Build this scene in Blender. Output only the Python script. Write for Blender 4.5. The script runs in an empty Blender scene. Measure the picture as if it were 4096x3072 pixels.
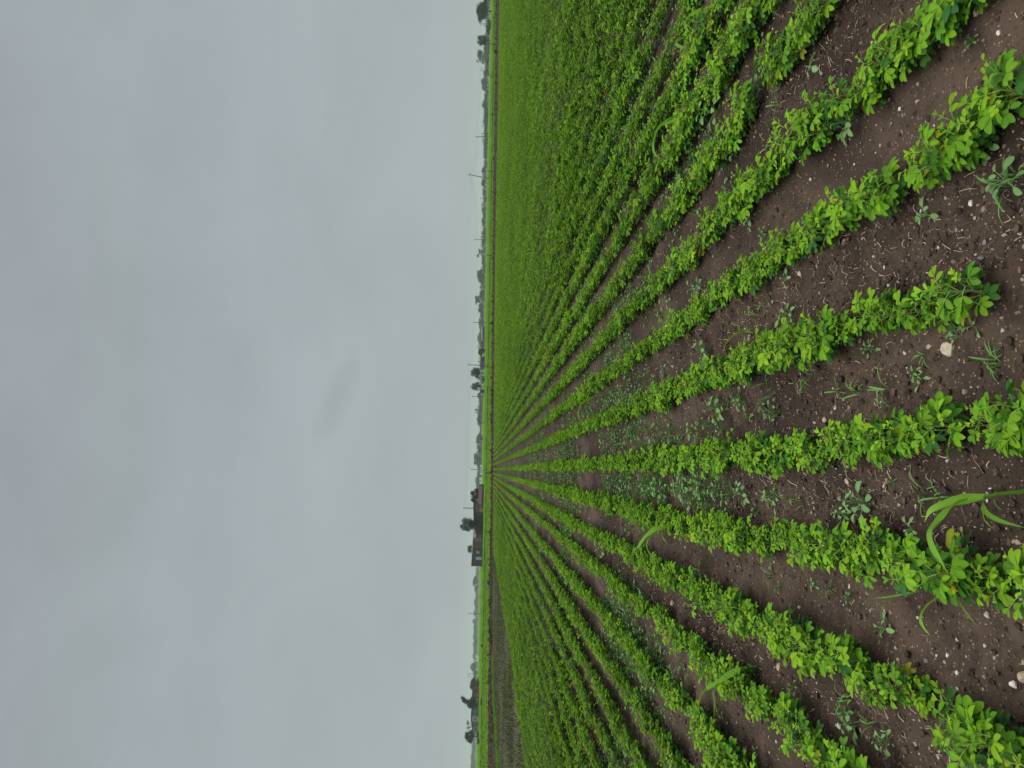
import bpy, bmesh, math, random
import numpy as np
from mathutils import Vector, Matrix

random.seed(7)
rng = np.random.default_rng(7)
sc = bpy.context.scene
COL = sc.collection

# ------------------------------------------------------------------ camera
# The photograph is a portrait picture lying on its side: up in the place is left in the picture.
F_PX = 2900.0                 # focal length in pixels of the 4096 x 3072 photograph
CAM_H = 1.10                  # crouching photographer
PITCH = math.atan(119.6 / F_PX)
YAW = math.atan(346.0 / F_PX)
ROLL = math.radians(1.07)
C0 = np.array([0.0, 0.0, CAM_H])
Fw = np.array([math.sin(YAW) * math.cos(PITCH), math.cos(YAW) * math.cos(PITCH), -math.sin(PITCH)])
R0 = np.array([math.cos(YAW), -math.sin(YAW), 0.0])
U0 = np.cross(R0, Fw)
Rc = R0 * math.cos(ROLL) + U0 * math.sin(ROLL)
Uc = -R0 * math.sin(ROLL) + U0 * math.cos(ROLL)
FH = np.array([math.sin(YAW), math.cos(YAW), 0.0])      # level forward

cam_d = bpy.data.cameras.new("camera")
cam = bpy.data.objects.new("camera", cam_d)
COL.objects.link(cam)
m = Matrix.Identity(4)
for i in range(3):
    m[i][0] = -Uc[i]; m[i][1] = Rc[i]; m[i][2] = -Fw[i]; m[i][3] = C0[i]
cam.matrix_world = m
cam_d.sensor_width = 36.0
cam_d.lens = F_PX / 4096.0 * 36.0
cam_d.clip_start = 0.05
cam_d.clip_end = 20000.0
sc.camera = cam

# ------------------------------------------------------------------ light: bright overcast
SUN_EL, SUN_ROT = math.radians(62), math.radians(215)
w = bpy.data.worlds.new("World"); sc.world = w; w.use_nodes = True
nt = w.node_tree; nt.nodes.clear()
N = lambda t, tree=None: (tree or nt).nodes.new(t)
def L(a, b, tree=None): (tree or nt).links.new(a, b)
out = N('ShaderNodeOutputWorld'); bg = N('ShaderNodeBackground'); L(bg.outputs[0], out.inputs[0])
tc = N('ShaderNodeTexCoord')
sep = N('ShaderNodeSeparateXYZ'); L(tc.outputs['Generated'], sep.inputs[0])
ramp = N('ShaderNodeValToRGB'); L(sep.outputs[2], ramp.inputs[0])
cr = ramp.color_ramp
SKY = [(0.0, (.390, .438, .455)), (.16, (.390, .440, .456)), (.30, (.380, .428, .444)), (.44, (.358, .398, .414)), (.55, (.340, .377, .398)),
       (.72, (1.30, 1.34, 1.32)), (1.0, (2.35, 2.38, 2.32))]
while len(cr.elements) < len(SKY): cr.elements.new(0.5)
for e, (p, c) in zip(cr.elements, SKY): e.position = p; e.color = (*c, 1)
mp = N('ShaderNodeMapping'); mp.inputs['Scale'].default_value = (1.0, 1.0, 2.2); L(tc.outputs['Generated'], mp.inputs[0])
nz = N('ShaderNodeTexNoise'); nz.inputs['Scale'].default_value = 3.2; nz.inputs['Detail'].default_value = 8; nz.inputs['Roughness'].default_value = .58
nz.inputs['Distortion'].default_value = .5
L(mp.outputs[0], nz.inputs['Vector'])
mr = N('ShaderNodeMapRange'); L(nz.outputs[0], mr.inputs[0])
mr.inputs[1].default_value = .3; mr.inputs[2].default_value = .7; mr.inputs[3].default_value = .945; mr.inputs[4].default_value = 1.055
def mth(op, a, b=None, c=None):
    n = N('ShaderNodeMath'); n.operation = op
    for i, v in enumerate((a, b, c)):
        if v is None: continue
        if isinstance(v, (int, float)): n.inputs[i].default_value = v
        else: L(v, n.inputs[i])
    return n.outputs[0]
nz3 = N('ShaderNodeTexNoise'); nz3.inputs['Scale'].default_value = 9; nz3.inputs['Detail'].default_value = 7; nz3.inputs['Distortion'].default_value = .2; L(mp.outputs[0], nz3.inputs['Vector'])
up_ = N('ShaderNodeMapRange'); L(sep.outputs[2], up_.inputs[0]); up_.inputs[1].default_value = .15; up_.inputs[2].default_value = .45; up_.inputs[3].default_value = .03; up_.inputs[4].default_value = .12
fine_ = mth('MULTIPLY_ADD', mth('SUBTRACT', nz3.outputs[0], .5), up_.outputs[0], mr.outputs[0])
mul = N('ShaderNodeVectorMath'); mul.operation = 'SCALE'; L(ramp.outputs[0], mul.inputs[0]); L(fine_, mul.inputs[3])
# one small darker scud of cloud low over the trees
def px_dir(x, y):
    d = Fw - Uc * (x - 2048) / F_PX - Rc * (y - 1536) / F_PX
    return d / np.linalg.norm(d)
sd = px_dir(1350, 1590)
ax = px_dir(1420, 1430) - px_dir(1290, 1740); ax /= np.linalg.norm(ax)
bx = np.cross(sd, ax)
def dotn(v):
    n = N('ShaderNodeVectorMath'); n.operation = 'DOT_PRODUCT'; L(tc.outputs['Generated'], n.inputs[0]); n.inputs[1].default_value = tuple(v); return n.outputs['Value']
e1 = mth('DIVIDE', mth('SUBTRACT', dotn(ax), float(sd @ ax)), .068)
e2 = mth('DIVIDE', mth('SUBTRACT', dotn(bx), float(sd @ bx)), .018)
nz2 = N('ShaderNodeTexNoise'); nz2.inputs['Scale'].default_value = 30; nz2.inputs['Detail'].default_value = 3; L(tc.outputs['Generated'], nz2.inputs['Vector'])
e = mth('ADD', mth('MULTIPLY', e1, e1), mth('MULTIPLY', e2, e2))
e = mth('ADD', e, mth('MULTIPLY', mth('SUBTRACT', nz2.outputs[0], .5), 1.4))
scud = N('ShaderNodeMapRange'); scud.interpolation_type = 'SMOOTHSTEP'; L(e, scud.inputs[0])
scud.inputs[1].default_value = -.3; scud.inputs[2].default_value = 1.7; scud.inputs[3].default_value = .90; scud.inputs[4].default_value = 1.0
mul2 = N('ShaderNodeVectorMath'); mul2.operation = 'SCALE'; L(mul.outputs[0], mul2.inputs[0]); L(scud.outputs[0], mul2.inputs[3])
sky = N('ShaderNodeTexSky'); sky.sky_type = 'NISHITA'; sky.sun_disc = False
sky.sun_elevation = SUN_EL; sky.sun_rotation = SUN_ROT; sky.air_density = 1; sky.dust_density = 4
skm = N('ShaderNodeVectorMath'); skm.operation = 'SCALE'; L(sky.outputs[0], skm.inputs[0]); skm.inputs[3].default_value = 0.10
mx = N('ShaderNodeMix'); mx.data_type = 'RGBA'; mx.inputs[0].default_value = 0.05
L(mul2.outputs[0], mx.inputs[6]); L(skm.outputs[0], mx.inputs[7])
L(mx.outputs[2], bg.inputs[0]); bg.inputs[1].default_value = 1.0

sl = bpy.data.lights.new("sun", 'SUN'); sl.energy = 1.5; sl.angle = math.radians(40); sl.color = (1, .985, .955)
so = bpy.data.objects.new("sun", sl); COL.objects.link(so)
sdir = Vector((math.sin(SUN_ROT) * math.cos(SUN_EL), math.cos(SUN_ROT) * math.cos(SUN_EL), math.sin(SUN_EL)))
so.rotation_euler = sdir.to_track_quat('Z', 'Y').to_euler()
so.location = (0, -5, 30)

sc.view_settings.view_transform = 'Standard'; sc.view_settings.look = 'None'
sc.view_settings.exposure = 0.0; sc.view_settings.gamma = 1.0
cy = sc.cycles
cy.max_bounces = 6; cy.diffuse_bounces = 3; cy.glossy_bounces = 2; cy.transmission_bounces = 3; cy.transparent_max_bounces = 4; cy.volume_bounces = 1
cy.use_denoising = True
cy.sample_clamp_indirect = 6.0

# ------------------------------------------------------------------ picture <-> place
def ground(x, y, z=0.0):
    d = Fw - Uc * (x - 2048) / F_PX - Rc * (y - 1536) / F_PX
    t = (z - CAM_H) / d[2]
    return C0 + d * t
def at(x, y, depth):
    return C0 + (Fw - Uc * (x - 2048) / F_PX - Rc * (y - 1536) / F_PX) * depth
def horizon_x(y): return 1957.0 - .0186 * y
def base_at(y, D):            # ground point below picture row y at depth D
    p = at(horizon_x(y), y, D); return np.array([p[0], p[1], 0.0])
def proj(P):
    d = np.asarray(P) - C0; dep = d @ Fw
    return 2048 - F_PX * (d @ Uc) / dep, 1536 - F_PX * (d @ Rc) / dep, dep

# ------------------------------------------------------------------ helpers
def tag(o, label=None, cat=None, group=None, kind=None):
    if label: o['label'] = label
    if cat: o['category'] = cat
    if group: o['group'] = group
    if kind: o['kind'] = kind
    return o
def link(o, parent=None):
    COL.objects.link(o)
    if parent is not None: o.parent = parent
    return o
def empty(name, loc=(0, 0, 0), rz=0.0):
    o = bpy.data.objects.new(name, None); o.location = loc; o.rotation_euler = (0, 0, rz); o.empty_display_size = .1
    return link(o)
def np_mesh(name, V, faces, mats, col=None, smooth=False, midx=None):
    """V (n,3); faces: list of (m,k) int arrays; col (n,3) point colours"""
    me = bpy.data.meshes.new(name)
    V = np.asarray(V, np.float32).reshape(-1, 3)
    faces = [np.asarray(f, np.int32) for f in faces if len(f)]
    loops = np.concatenate([f.ravel() for f in faces]); sizes = np.concatenate([np.full(len(f), f.shape[1], np.int32) for f in faces])
    starts = np.concatenate([[0], np.cumsum(sizes)[:-1]]).astype(np.int32)
    me.vertices.add(len(V)); me.vertices.foreach_set('co', V.ravel())
    me.loops.add(len(loops)); me.loops.foreach_set('vertex_index', loops)
    me.polygons.add(len(sizes)); me.polygons.foreach_set('loop_start', starts)
    me.polygons.foreach_set('use_smooth', np.full(len(sizes), smooth))
    if midx is not None: me.polygons.foreach_set('material_index', np.asarray(midx, np.int32))
    for mt in mats: me.materials.append(mt)
    if col is not None:
        a = me.color_attributes.new('tint', 'FLOAT_COLOR', 'POINT')
        c4 = np.ones((len(V), 4), np.float32); c4[:, :3] = col
        a.data.foreach_set('color', c4.ravel())
    me.update(calc_edges=True); me.validate()
    return me
def mobj(name, me, parent=None, loc=None, rz=0.0):
    o = bpy.data.objects.new(name, me)
    if loc is not None: o.location = loc
    o.rotation_euler = (0, 0, rz)
    return link(o, parent)
class MB:
    def __init__(s): s.v = []; s.f4 = []; s.f3 = []; s.c = []; s.n = 0
    def add(s, V, f4=(), f3=(), c=(1, 1, 1)):
        V = np.asarray(V, float).reshape(-1, 3)
        s.v.append(V)
        if len(f4): s.f4.append(np.asarray(f4) + s.n)
        if len(f3): s.f3.append(np.asarray(f3) + s.n)
        c = np.asarray(c, float)
        s.c.append(np.tile(c, (len(V), 1)) if c.ndim == 1 else c)
        s.n += len(V); return s
    def mesh(s, name, mats, smooth=False):
        fs = []
        if s.f4: fs.append(np.concatenate(s.f4))
        if s.f3: fs.append(np.concatenate(s.f3))
        return np_mesh(name, np.concatenate(s.v), fs, mats, np.concatenate(s.c), smooth)
    def build(s, name, mats, parent=None, smooth=False, loc=None, rz=0.0):
        return mobj(name, s.mesh(name, mats if isinstance(mats, (list, tuple)) else [mats], smooth), parent, loc, rz)
    def tube(s, pts, r, n=5, c=(1, 1, 1), cap=True):
        pts = np.asarray(pts, float); k = len(pts)
        r = np.full(k, r) if np.isscalar(r) else np.asarray(r, float)
        T = np.gradient(pts, axis=0); T /= np.linalg.norm(T, axis=1)[:, None] + 1e-12
        ref = np.array([0.31, .17, 1.0]) if abs(T[0][2]) < .9 else np.array([1.0, .2, 0.1])
        A = np.cross(T, ref); A /= np.linalg.norm(A, axis=1)[:, None] + 1e-12
        B = np.cross(T, A)
        th = np.arange(n) / n * 2 * np.pi
        V = pts[:, None] + r[:, None, None] * (np.cos(th)[None, :, None] * A[:, None] + np.sin(th)[None, :, None] * B[:, None])
        q = []
        for i in range(k - 1):
            for j in range(n):
                j2 = (j + 1) % n; q.append((i * n + j, i * n + j2, (i + 1) * n + j2, (i + 1) * n + j))
        V = V.reshape(-1, 3); f3 = []
        if cap:
            V = np.vstack([V, pts[-1:] + T[-1:] * r[-1] * .3, pts[:1]])
            for j in range(n):
                f3.append(((k - 1) * n + j, (k - 1) * n + (j + 1) % n, k * n)); f3.append(((j + 1) % n, j, k * n + 1))
        return s.add(V, q, f3, c)
    def box(s, o, ex, ey, ez, c=(1, 1, 1)):
        """o corner, three edge vectors"""
        o, ex, ey, ez = (np.asarray(a, float) for a in (o, ex, ey, ez))
        V = [o, o + ex, o + ex + ey, o + ey, o + ez, o + ex + ez, o + ex + ey + ez, o + ey + ez]
        return s.add(V, [(0, 3, 2, 1), (4, 5, 6, 7), (0, 1, 5, 4), (1, 2, 6, 5), (2, 3, 7, 6), (3, 0, 4, 7)], c=c)

def vnoise(x, y, seed=0):
    x = np.asarray(x, float); y = np.asarray(y, float)
    xi = np.floor(x).astype(np.int64); yi = np.floor(y).astype(np.int64); xf = x - xi; yf = y - yi
    def h(a, b):
        n = (a * 374761393 + b * 668265263 + seed * 974711) & 0x7fffffff
        n = ((n ^ (n >> 13)) * 1274126177) & 0x7fffffff
        return ((n ^ (n >> 16)) & 0xffff) / 65535.0
    u = xf * xf * (3 - 2 * xf); v = yf * yf * (3 - 2 * yf)
    return (h(xi, yi) * (1 - u) + h(xi + 1, yi) * u) * (1 - v) + (h(xi, yi + 1) * (1 - u) + h(xi + 1, yi + 1) * u) * v
ORD = "first second third fourth fifth sixth seventh eighth ninth tenth eleventh twelfth thirteenth fourteenth fifteenth sixteenth seventeenth eighteenth nineteenth twentieth".split()
def ordinal(i):
    if i < 20: return ORD[i]
    t, u = divmod(i + 1, 10); tens = {2: 'twent', 3: 'thirt', 4: 'fort', 5: 'fift', 6: 'sixt', 7: 'sevent', 8: 'eight', 9: 'ninet'}[t]
    return tens + 'ieth' if u == 0 else tens + 'y-' + ORD[u - 1]

# ------------------------------------------------------------------ materials
def new_mat(name):
    mt = bpy.data.materials.new(name); mt.use_nodes = True
    t = mt.node_tree; b = t.nodes['Principled BSDF']
    return mt, t, b
def leaf_mat(name, trans=.33, rough=.6, spec=.09, var=.14, tr_tint=(1.15, 1.12, .55)):
    mt, t, b = new_mat(name)
    a = t.nodes.new('ShaderNodeAttribute'); a.attribute_name = 'tint'
    oi = t.nodes.new('ShaderNodeObjectInfo')
    nzn = t.nodes.new('ShaderNodeTexNoise'); nzn.inputs['Scale'].default_value = 55; nzn.inputs['Detail'].default_value = 3
    g = t.nodes.new('ShaderNodeNewGeometry'); L(g.outputs['Position'], nzn.inputs['Vector'], t)
    ad = t.nodes.new('ShaderNodeMath'); ad.operation = 'ADD'; L(oi.outputs['Random'], ad.inputs[0], t); L(nzn.outputs[0], ad.inputs[1], t)
    mrr = t.nodes.new('ShaderNodeMapRange'); L(ad.outputs[0], mrr.inputs[0], t)
    mrr.inputs[1].default_value = .3; mrr.inputs[2].default_value = 1.7; mrr.inputs[3].default_value = 1 - var; mrr.inputs[4].default_value = 1 + var
    sc_ = t.nodes.new('ShaderNodeVectorMath'); sc_.operation = 'SCALE'; L(a.outputs['Color'], sc_.inputs[0], t); L(mrr.outputs[0], sc_.inputs[3], t)
    L(sc_.outputs[0], b.inputs['Base Color'], t)
    b.inputs['Roughness'].default_value = rough; b.inputs['Specular IOR Level'].default_value = spec
    tr = t.nodes.new('ShaderNodeBsdfTranslucent')
    tm = t.nodes.new('ShaderNodeVectorMath'); tm.operation = 'MULTIPLY'; L(sc_.outputs[0], tm.inputs[0], t); tm.inputs[1].default_value = tr_tint
    L(tm.outputs[0], tr.inputs[0], t)
    ms = t.nodes.new('ShaderNodeMixShader'); ms.inputs[0].default_value = trans
    L(b.outputs[0], ms.inputs[1], t); L(tr.outputs[0], ms.inputs[2], t)
    L(ms.outputs[0], t.nodes['Material Output'].inputs[0], t)
    return mt
def solid(name, c, rough=.8, var=.2, scale=6.0, bump=0.0, spec=.2, attr=False):
    mt, t, b = new_mat(name)
    tcn = t.nodes.new('ShaderNodeNewGeometry')
    n1 = t.nodes.new('ShaderNodeTexNoise'); n1.inputs['Scale'].default_value = scale; n1.inputs['Detail'].default_value = 6; n1.inputs['Roughness'].default_value = .65
    L(tcn.outputs['Position'], n1.inputs['Vector'], t)
    mrr = t.nodes.new('ShaderNodeMapRange'); L(n1.outputs[0], mrr.inputs[0], t)
    mrr.inputs[1].default_value = .3; mrr.inputs[2].default_value = .7; mrr.inputs[3].default_value = 1 - var; mrr.inputs[4].default_value = 1 + var
    s_ = t.nodes.new('ShaderNodeVectorMath'); s_.operation = 'SCALE'; L(mrr.outputs[0], s_.inputs[3], t)
    if attr:
        a = t.nodes.new('ShaderNodeAttribute'); a.attribute_name = 'tint'; L(a.outputs['Color'], s_.inputs[0], t)
    else:
        s_.inputs[0].default_value = c
    L(s_.outputs[0], b.inputs['Base Color'], t)
    b.inputs['Roughness'].default_value = rough; b.inputs['Specular IOR Level'].default_value = spec
    if bump:
        bn = t.nodes.new('ShaderNodeBump'); bn.inputs['Strength'].default_value = bump; bn.inputs['Distance'].default_value = .02
        L(n1.outputs[0], bn.inputs['Height'], t); L(bn.outputs[0], b.inputs['Normal'], t)
    return mt
M_leaf = leaf_mat('peanut_leaf')
M_stem = leaf_mat('peanut_stem', trans=.1, rough=.5, var=.1)
M_weed = leaf_mat('weed_leaf', trans=.25, rough=.6, spec=.12, tr_tint=(1.0, 1.05, .8))
M_maize = leaf_mat('maize_leaf', trans=.4, rough=.4, var=.12)
M_tree = leaf_mat('tree_leaf', trans=.15, rough=.8, spec=.04, var=.2)
M_bark = solid('bark', (.055, .045, .038), .9, .3, 8)
M_stone = solid('stone', (1, 1, 1), .85, .22, 60, .5, attr=True)
M_straw = solid('straw', (1, 1, 1), .8, .2, 40, attr=True)
M_wood = solid('weathered_wood', (.030, .026, .022), .9, .35, 20, .3)
M_pole = solid('concrete_pole', (.085, .088, .088), .85, .2, 3)
M_wire = solid('wire', (.05, .05, .055), .6, .05, 1)

def soil_material(name, base, dark, pale, fine=1.0, wet=0.0):
    mt, t, b = new_mat(name)
    g = t.nodes.new('ShaderNodeNewGeometry')
    def noise(scale, det=5, rough=.6, dist=0):
        n = t.nodes.new('ShaderNodeTexNoise'); n.inputs['Scale'].default_value = scale; n.inputs['Detail'].default_value = det
        n.inputs['Roughness'].default_value = rough; n.inputs['Distortion'].default_value = dist; L(g.outputs['Position'], n.inputs['Vector'], t); return n.outputs[0]
    def mix(fac, a, c):
        n = t.nodes.new('ShaderNodeMix'); n.data_type = 'RGBA'
        L(fac, n.inputs[0], t)
        for s, v in ((6, a), (7, c)):
            if isinstance(v, tuple): n.inputs[s].default_value = (*v, 1)
            else: L(v, n.inputs[s], t)
        return n.outputs[2]
    def rng_(v, a, c, o0=0.0, o1=1.0):
        n = t.nodes.new('ShaderNodeMapRange'); n.interpolation_type = 'SMOOTHSTEP'; L(v, n.inputs[0], t)
        n.inputs[1].default_value = a; n.inputs[2].default_value = c; n.inputs[3].default_value = o0; n.inputs[4].default_value = o1; return n.outputs[0]
    big = noise(1.1, 4); mid = noise(9 * fine, 6, .6, .4); fin = noise(95 * fine, 6, .7)
    c1 = mix(rng_(big, .38, .64), base, dark)
    c1 = mix(rng_(mid, .46, .68, 0, .85), c1, dark)
    # crumbs: paler grains and dark pores
    vo = t.nodes.new('ShaderNodeTexVoronoi'); vo.inputs['Scale'].default_value = 150 * fine; L(g.outputs['Position'], vo.inputs['Vector'], t)
    sepc = t.nodes.new('ShaderNodeSeparateColor'); L(vo.outputs['Color'], sepc.inputs[0], t)
    grain = t.nodes.new('ShaderNodeMath'); grain.operation = 'MULTIPLY'
    L(rng_(vo.outputs['Distance'], .42, .25), grain.inputs[0], t); L(rng_(sepc.outputs[0], .87, .93, 0, .8), grain.inputs[1], t)
    c2 = mix(grain.outputs[0], c1, pale)
    c3 = mix(rng_(fin, .54, .70, 0, .8), c2, tuple(v * .3 for v in dark))
    at_ = t.nodes.new('ShaderNodeAttribute'); at_.attribute_name = 'tint'
    mm = t.nodes.new('ShaderNodeMix'); mm.data_type = 'RGBA'; mm.blend_type = 'MULTIPLY'; mm.inputs[0].default_value = 1.0 if name == 'field_soil' else 0.0
    L(c3, mm.inputs[6], t); L(at_.outputs['Color'], mm.inputs[7], t)
    L(mm.outputs[2], b.inputs['Base Color'], t)
    b.inputs['Roughness'].default_value = .95; b.inputs['Specular IOR Level'].default_value = .12
    b1 = t.nodes.new('ShaderNodeBump'); b1.inputs['Strength'].default_value = .75; b1.inputs['Distance'].default_value = .012; L(mid, b1.inputs['Height'], t)
    b2 = t.nodes.new('ShaderNodeBump'); b2.inputs['Strength'].default_value = .8; b2.inputs['Distance'].default_value = .004; L(fin, b2.inputs['Height'], t); L(b1.outputs[0], b2.inputs['Normal'], t)
    L(b2.outputs[0], b.inputs['Normal'], t)
    return mt
M_soil = soil_material('field_soil', (.078, .054, .039), (.034, .024, .018), (.26, .19, .13))
M_path = soil_material('path_soil', (.046, .033, .019), (.026, .019, .011), (.10, .08, .05), .12)
M_stub = soil_material('stubble_soil', (.070, .068, .040), (.048, .046, .028), (.13, .12, .07), .15)
def field_mat(name, c, c2, scale):
    mt, t, b = new_mat(name)
    g = t.nodes.new('ShaderNodeNewGeometry')
    n1 = t.nodes.new('ShaderNodeTexNoise'); n1.inputs['Scale'].default_value = scale; n1.inputs['Detail'].default_value = 7; n1.inputs['Roughness'].default_value = .7
    L(g.outputs['Position'], n1.inputs['Vector'], t)
    n = t.nodes.new('ShaderNodeMix'); n.data_type = 'RGBA'
    r_ = t.nodes.new('ShaderNodeMapRange'); L(n1.outputs[0], r_.inputs[0], t); r_.inputs[1].default_value = .35; r_.inputs[2].default_value = .68
    L(r_.outputs[0], n.inputs[0], t); n.inputs[6].default_value = (*c, 1); n.inputs[7].default_value = (*c2, 1)
    L(n.outputs[2], b.inputs['Base Color'], t); b.inputs['Roughness'].default_value = 1.0; b.inputs['Specular IOR Level'].default_value = 0
    return mt
M_f1 = field_mat('young_crop_green', (.098, .195, .010), (.076, .155, .008), .6)
M_f2 = field_mat('mid_crop_green', (.070, .170, .008), (.050, .13, .008), .3)
M_f3 = field_mat('far_crop_green', (.092, .185, .016), (.070, .15, .014), .1)
M_bund = field_mat('bund_weeds', (.012, .022, .006), (.022, .035, .008), 1.5)

# ------------------------------------------------------------------ rows and field limits
def row_x(k, Y):
    b = np.clip((3.0 - Y) / 1.5, 0, 1)
    tab = {0: (.070, .035), -1: (-.247, .055), -2: (-.55, .03), -3: (-.835, .02), 1: (.435, -.035), 2: (.79, -.055), 3: (1.11, -.04)}
    if k in tab: x0, bb = tab[k]
    elif k > 3: x0, bb = 1.11 + .33 * (k - 3), -.02
    else: x0, bb = -.835 - .325 * (-k - 3), .02
    wob = .005 * (vnoise(np.asarray(Y) * .55 + 7.3 * k, np.full_like(np.asarray(Y, float), k * 3.1), 3) - .5) * 2
    wob = wob + .005 * (vnoise(np.asarray(Y) * 2.3 + 3.3 * k, np.full_like(np.asarray(Y, float), k * 5.7), 4) - .5) * 2
    return x0 + bb * b + wob
near_edge_px = [(2002, -500), (2000, -200), (1998, 0), (1993, 400), (1985, 800), (1980, 1200), (1977, 1600), (1974.5, 1880), (1972, 2180)]
stub_near_px = [(1972, 2180), (1990, 2300), (2018, 2480), (2044, 2660), (2068, 2860), (2094, 3072), (2135, 3420)]   # crop edge on the weedy plot side
strip_near_px = [(1969.5, 2250), (1969, 2300), (1970, 2500), (1970, 2700), (1976, 2850), (1989, 3072), (2010, 3420)]
far_edge_px = [(1992, -500), (1988, -200), (1985, 0), (1981, 400), (1974.5, 800), (1971.5, 1200), (1968.5, 1600), (1966.5, 2000), (1961.5, 2300), (1957, 2700), (1954, 3072), (1951, 3420)]
limit = np.array([ground(x, y, .11)[:2] for x, y in near_edge_px + stub_near_px[1:]])
lim_dir = np.arctan2(limit[:, 0], limit[:, 1])           # bearing from the camera
lim_r = np.hypot(limit[:, 0], limit[:, 1])
o_ = np.argsort(lim_dir); lim_dir = lim_dir[o_]; lim_r = lim_r[o_]
def inside_field(X, Y, margin=0.0):
    return np.hypot(X, Y) < np.interp(np.arctan2(X, Y), lim_dir, lim_r) - margin
rough_gap = {0: .55, -1: .22, -2: 1.0, 1: .42, 2: 1.0, 3: .22, -3: .25, -4: .7, 4: .5}   # gap k lies between row k and row k-1
def gap_of(X, Y):
    """index g of the gap between rows g-1 and g"""
    ks = np.arange(-12, 14); xs = np.stack([row_x(int(k), Y) for k in ks])
    return ks[0] + (xs < X).sum(0)
def roughness(X, Y):
    n = vnoise(X * 1.3 + 4, Y * .9 + 2, 11)
    g = np.clip((X - row_x(0, Y)) / .33 + .5, -12, 12)
    gi = np.floor(g + .5).astype(int)
    base = np.vectorize(lambda i: rough_gap.get(int(i), .4))(gi)
    return np.clip(base * .75 + (n - .45) * .8, 0, 1)
def soil_z(X, Y, detail=True):
    X = np.asarray(X, float); Y = np.asarray(Y, float)
    z = .018 * (vnoise(X * 2.1, Y * 1.2, 1) - .5) + .012 * (vnoise(X * 6, Y * 5, 2) - .5)
    k = (X - row_x(0, Y)) / .327
    z = z + .010 * np.cos(2 * np.pi * k)
    if detail:
        r = roughness(X, Y)
        z = z + (.005 + .020 * r) * (vnoise(X * 22, Y * 22, 5) - .5) + (.003 + .014 * r) * (vnoise(X * 55, Y * 55, 6) - .5) * (1.2)
        cl = vnoise(X * 34 + 9, Y * 34, 8); z = z + np.clip(cl - .72, 0, 1) * .05 * (.3 + r)
        z = z + .003 * (vnoise(X * 120, Y * 120, 9) - .5)
    return z

# ------------------------------------------------------------------ the ground
def sheet(name, pts, z, mat, kind='structure', dens=None):
    """flat polygon from ordered ground points"""
    bm = bmesh.new(); vs = [bm.verts.new((p[0], p[1], z)) for p in pts]; bm.faces.new(vs)
    bmesh.ops.triangulate(bm, faces=bm.faces[:]); me = bpy.data.meshes.new(name); bm.to_mesh(me); bm.free(); me.materials.append(mat)
    if me.polygons[0].normal.z < 0: me.flip_normals()
    return tag(mobj(name, me), kind=kind)
S = 2900.0
sheet('ground', [(-S, -60), (S, -60), (S, S), (-S, S)], -.09, M_f3)
# soil of the crop field: fine relief near the camera, coarser further out
ny, nx_ = 820, 460
Ys = .75 * (130 / .75) ** (np.arange(ny) / (ny - 1)); Ts = np.linspace(-.92, 1.15, nx_)
YY, TT = np.meshgrid(Ys, Ts, indexing='ij'); XX = (YY + .5) * TT
ZZ = soil_z(XX, YY)
fade = np.clip((30 - YY) / 20, 0, 1); ZZ = ZZ * fade
SOILC = (1.14 - .44 * roughness(XX.ravel(), YY.ravel())) * (.88 + .24 * vnoise(XX.ravel() * 7, YY.ravel() * 5, 71))
idx = np.arange(ny * nx_).reshape(ny, nx_)
q = np.stack([idx[:-1, :-1], idx[:-1, 1:], idx[1:, 1:], idx[1:, :-1]], -1).reshape(-1, 4)
cen_x = XX.ravel()[q].mean(1); cen_y = YY.ravel()[q].mean(1)
q = q[inside_field(cen_x, cen_y, -1.5)]
soil = tag(mobj('field_soil', np_mesh('field_soil', np.stack([XX, YY, ZZ], -1), [q], [M_soil], np.repeat(SOILC[:, None], 3, 1), smooth=True)), kind='structure')

pn = [ground(x, y, .13) for x, y in near_edge_px] + [ground(x, y) for x, y in strip_near_px]
pf = [ground(x, y) for x, y in far_edge_px]
def ragged(P, amp, seed, n=300):
    P = np.array(P); d = np.r_[0, np.cumsum(np.hypot(*np.diff(P[:, :2], axis=0).T))]; u = np.linspace(0, d[-1], n)
    Q_ = np.stack([np.interp(u, d, P[:, i]) for i in range(3)], 1); j = vnoise(u * .45, u * 0, seed) + .5 * vnoise(u * 1.7, u * 0, seed + 1) - .75
    r_ = np.hypot(Q_[:, 0], Q_[:, 1])[:, None]; Q_[:, :2] *= 1 + (amp * j[:, None]) / r_; return list(Q_)
pf = ragged(pf, 2.2, 91)
sheet('dirt_path', pn + pf[::-1], .060, M_path)
sheet('weedy_plot', [ground(x, y) for x, y in strip_near_px] + [ground(x, y, .13) for x, y in stub_near_px[::-1]], .006, M_stub)
# fields beyond the path
def band(name, D0, D1, mat, z=.03, y0=-700, y1=3700, pxs=None):
    ys = np.linspace(y0, y1, 12)
    a = [ground(*p) for p in pxs] if pxs else [base_at(y, D0) for y in ys]
    return sheet(name, a + [base_at(y, D1) for y in ys][::-1], z, mat)
band('near_field', 0, 128, M_f1, .05, pxs=far_edge_px)
band('middle_field', 129, 205, M_f2, .05)
band('distant_field', 206, 330, M_f3, .05)
def bund(name, D, wid, hgt, y0=-700, y1=3700, amp=0.0):
    mb = MB(); ys = np.linspace(y0, y1, 400); P = []
    for i, y in enumerate(ys):
        b = base_at(y, D + amp * math.sin(i * .02)); n = .6 + .8 * vnoise(i * .7, 0, 21)
        P += [b - FH * wid, b - FH * wid * .3 + np.array([0, 0, hgt * n]), b + FH * wid * .4 + np.array([0, 0, hgt * n * .9]), b + FH * wid]
    f = [(4 * i + j, 4 * i + j + 1, 4 * i + j + 5, 4 * i + j + 4) for i in range(len(ys) - 1) for j in range(3)]
    return tag(mb.add(P, f).build(name, M_bund), kind='structure')
bund('field_bund', 128.5, .8, .17)
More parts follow.
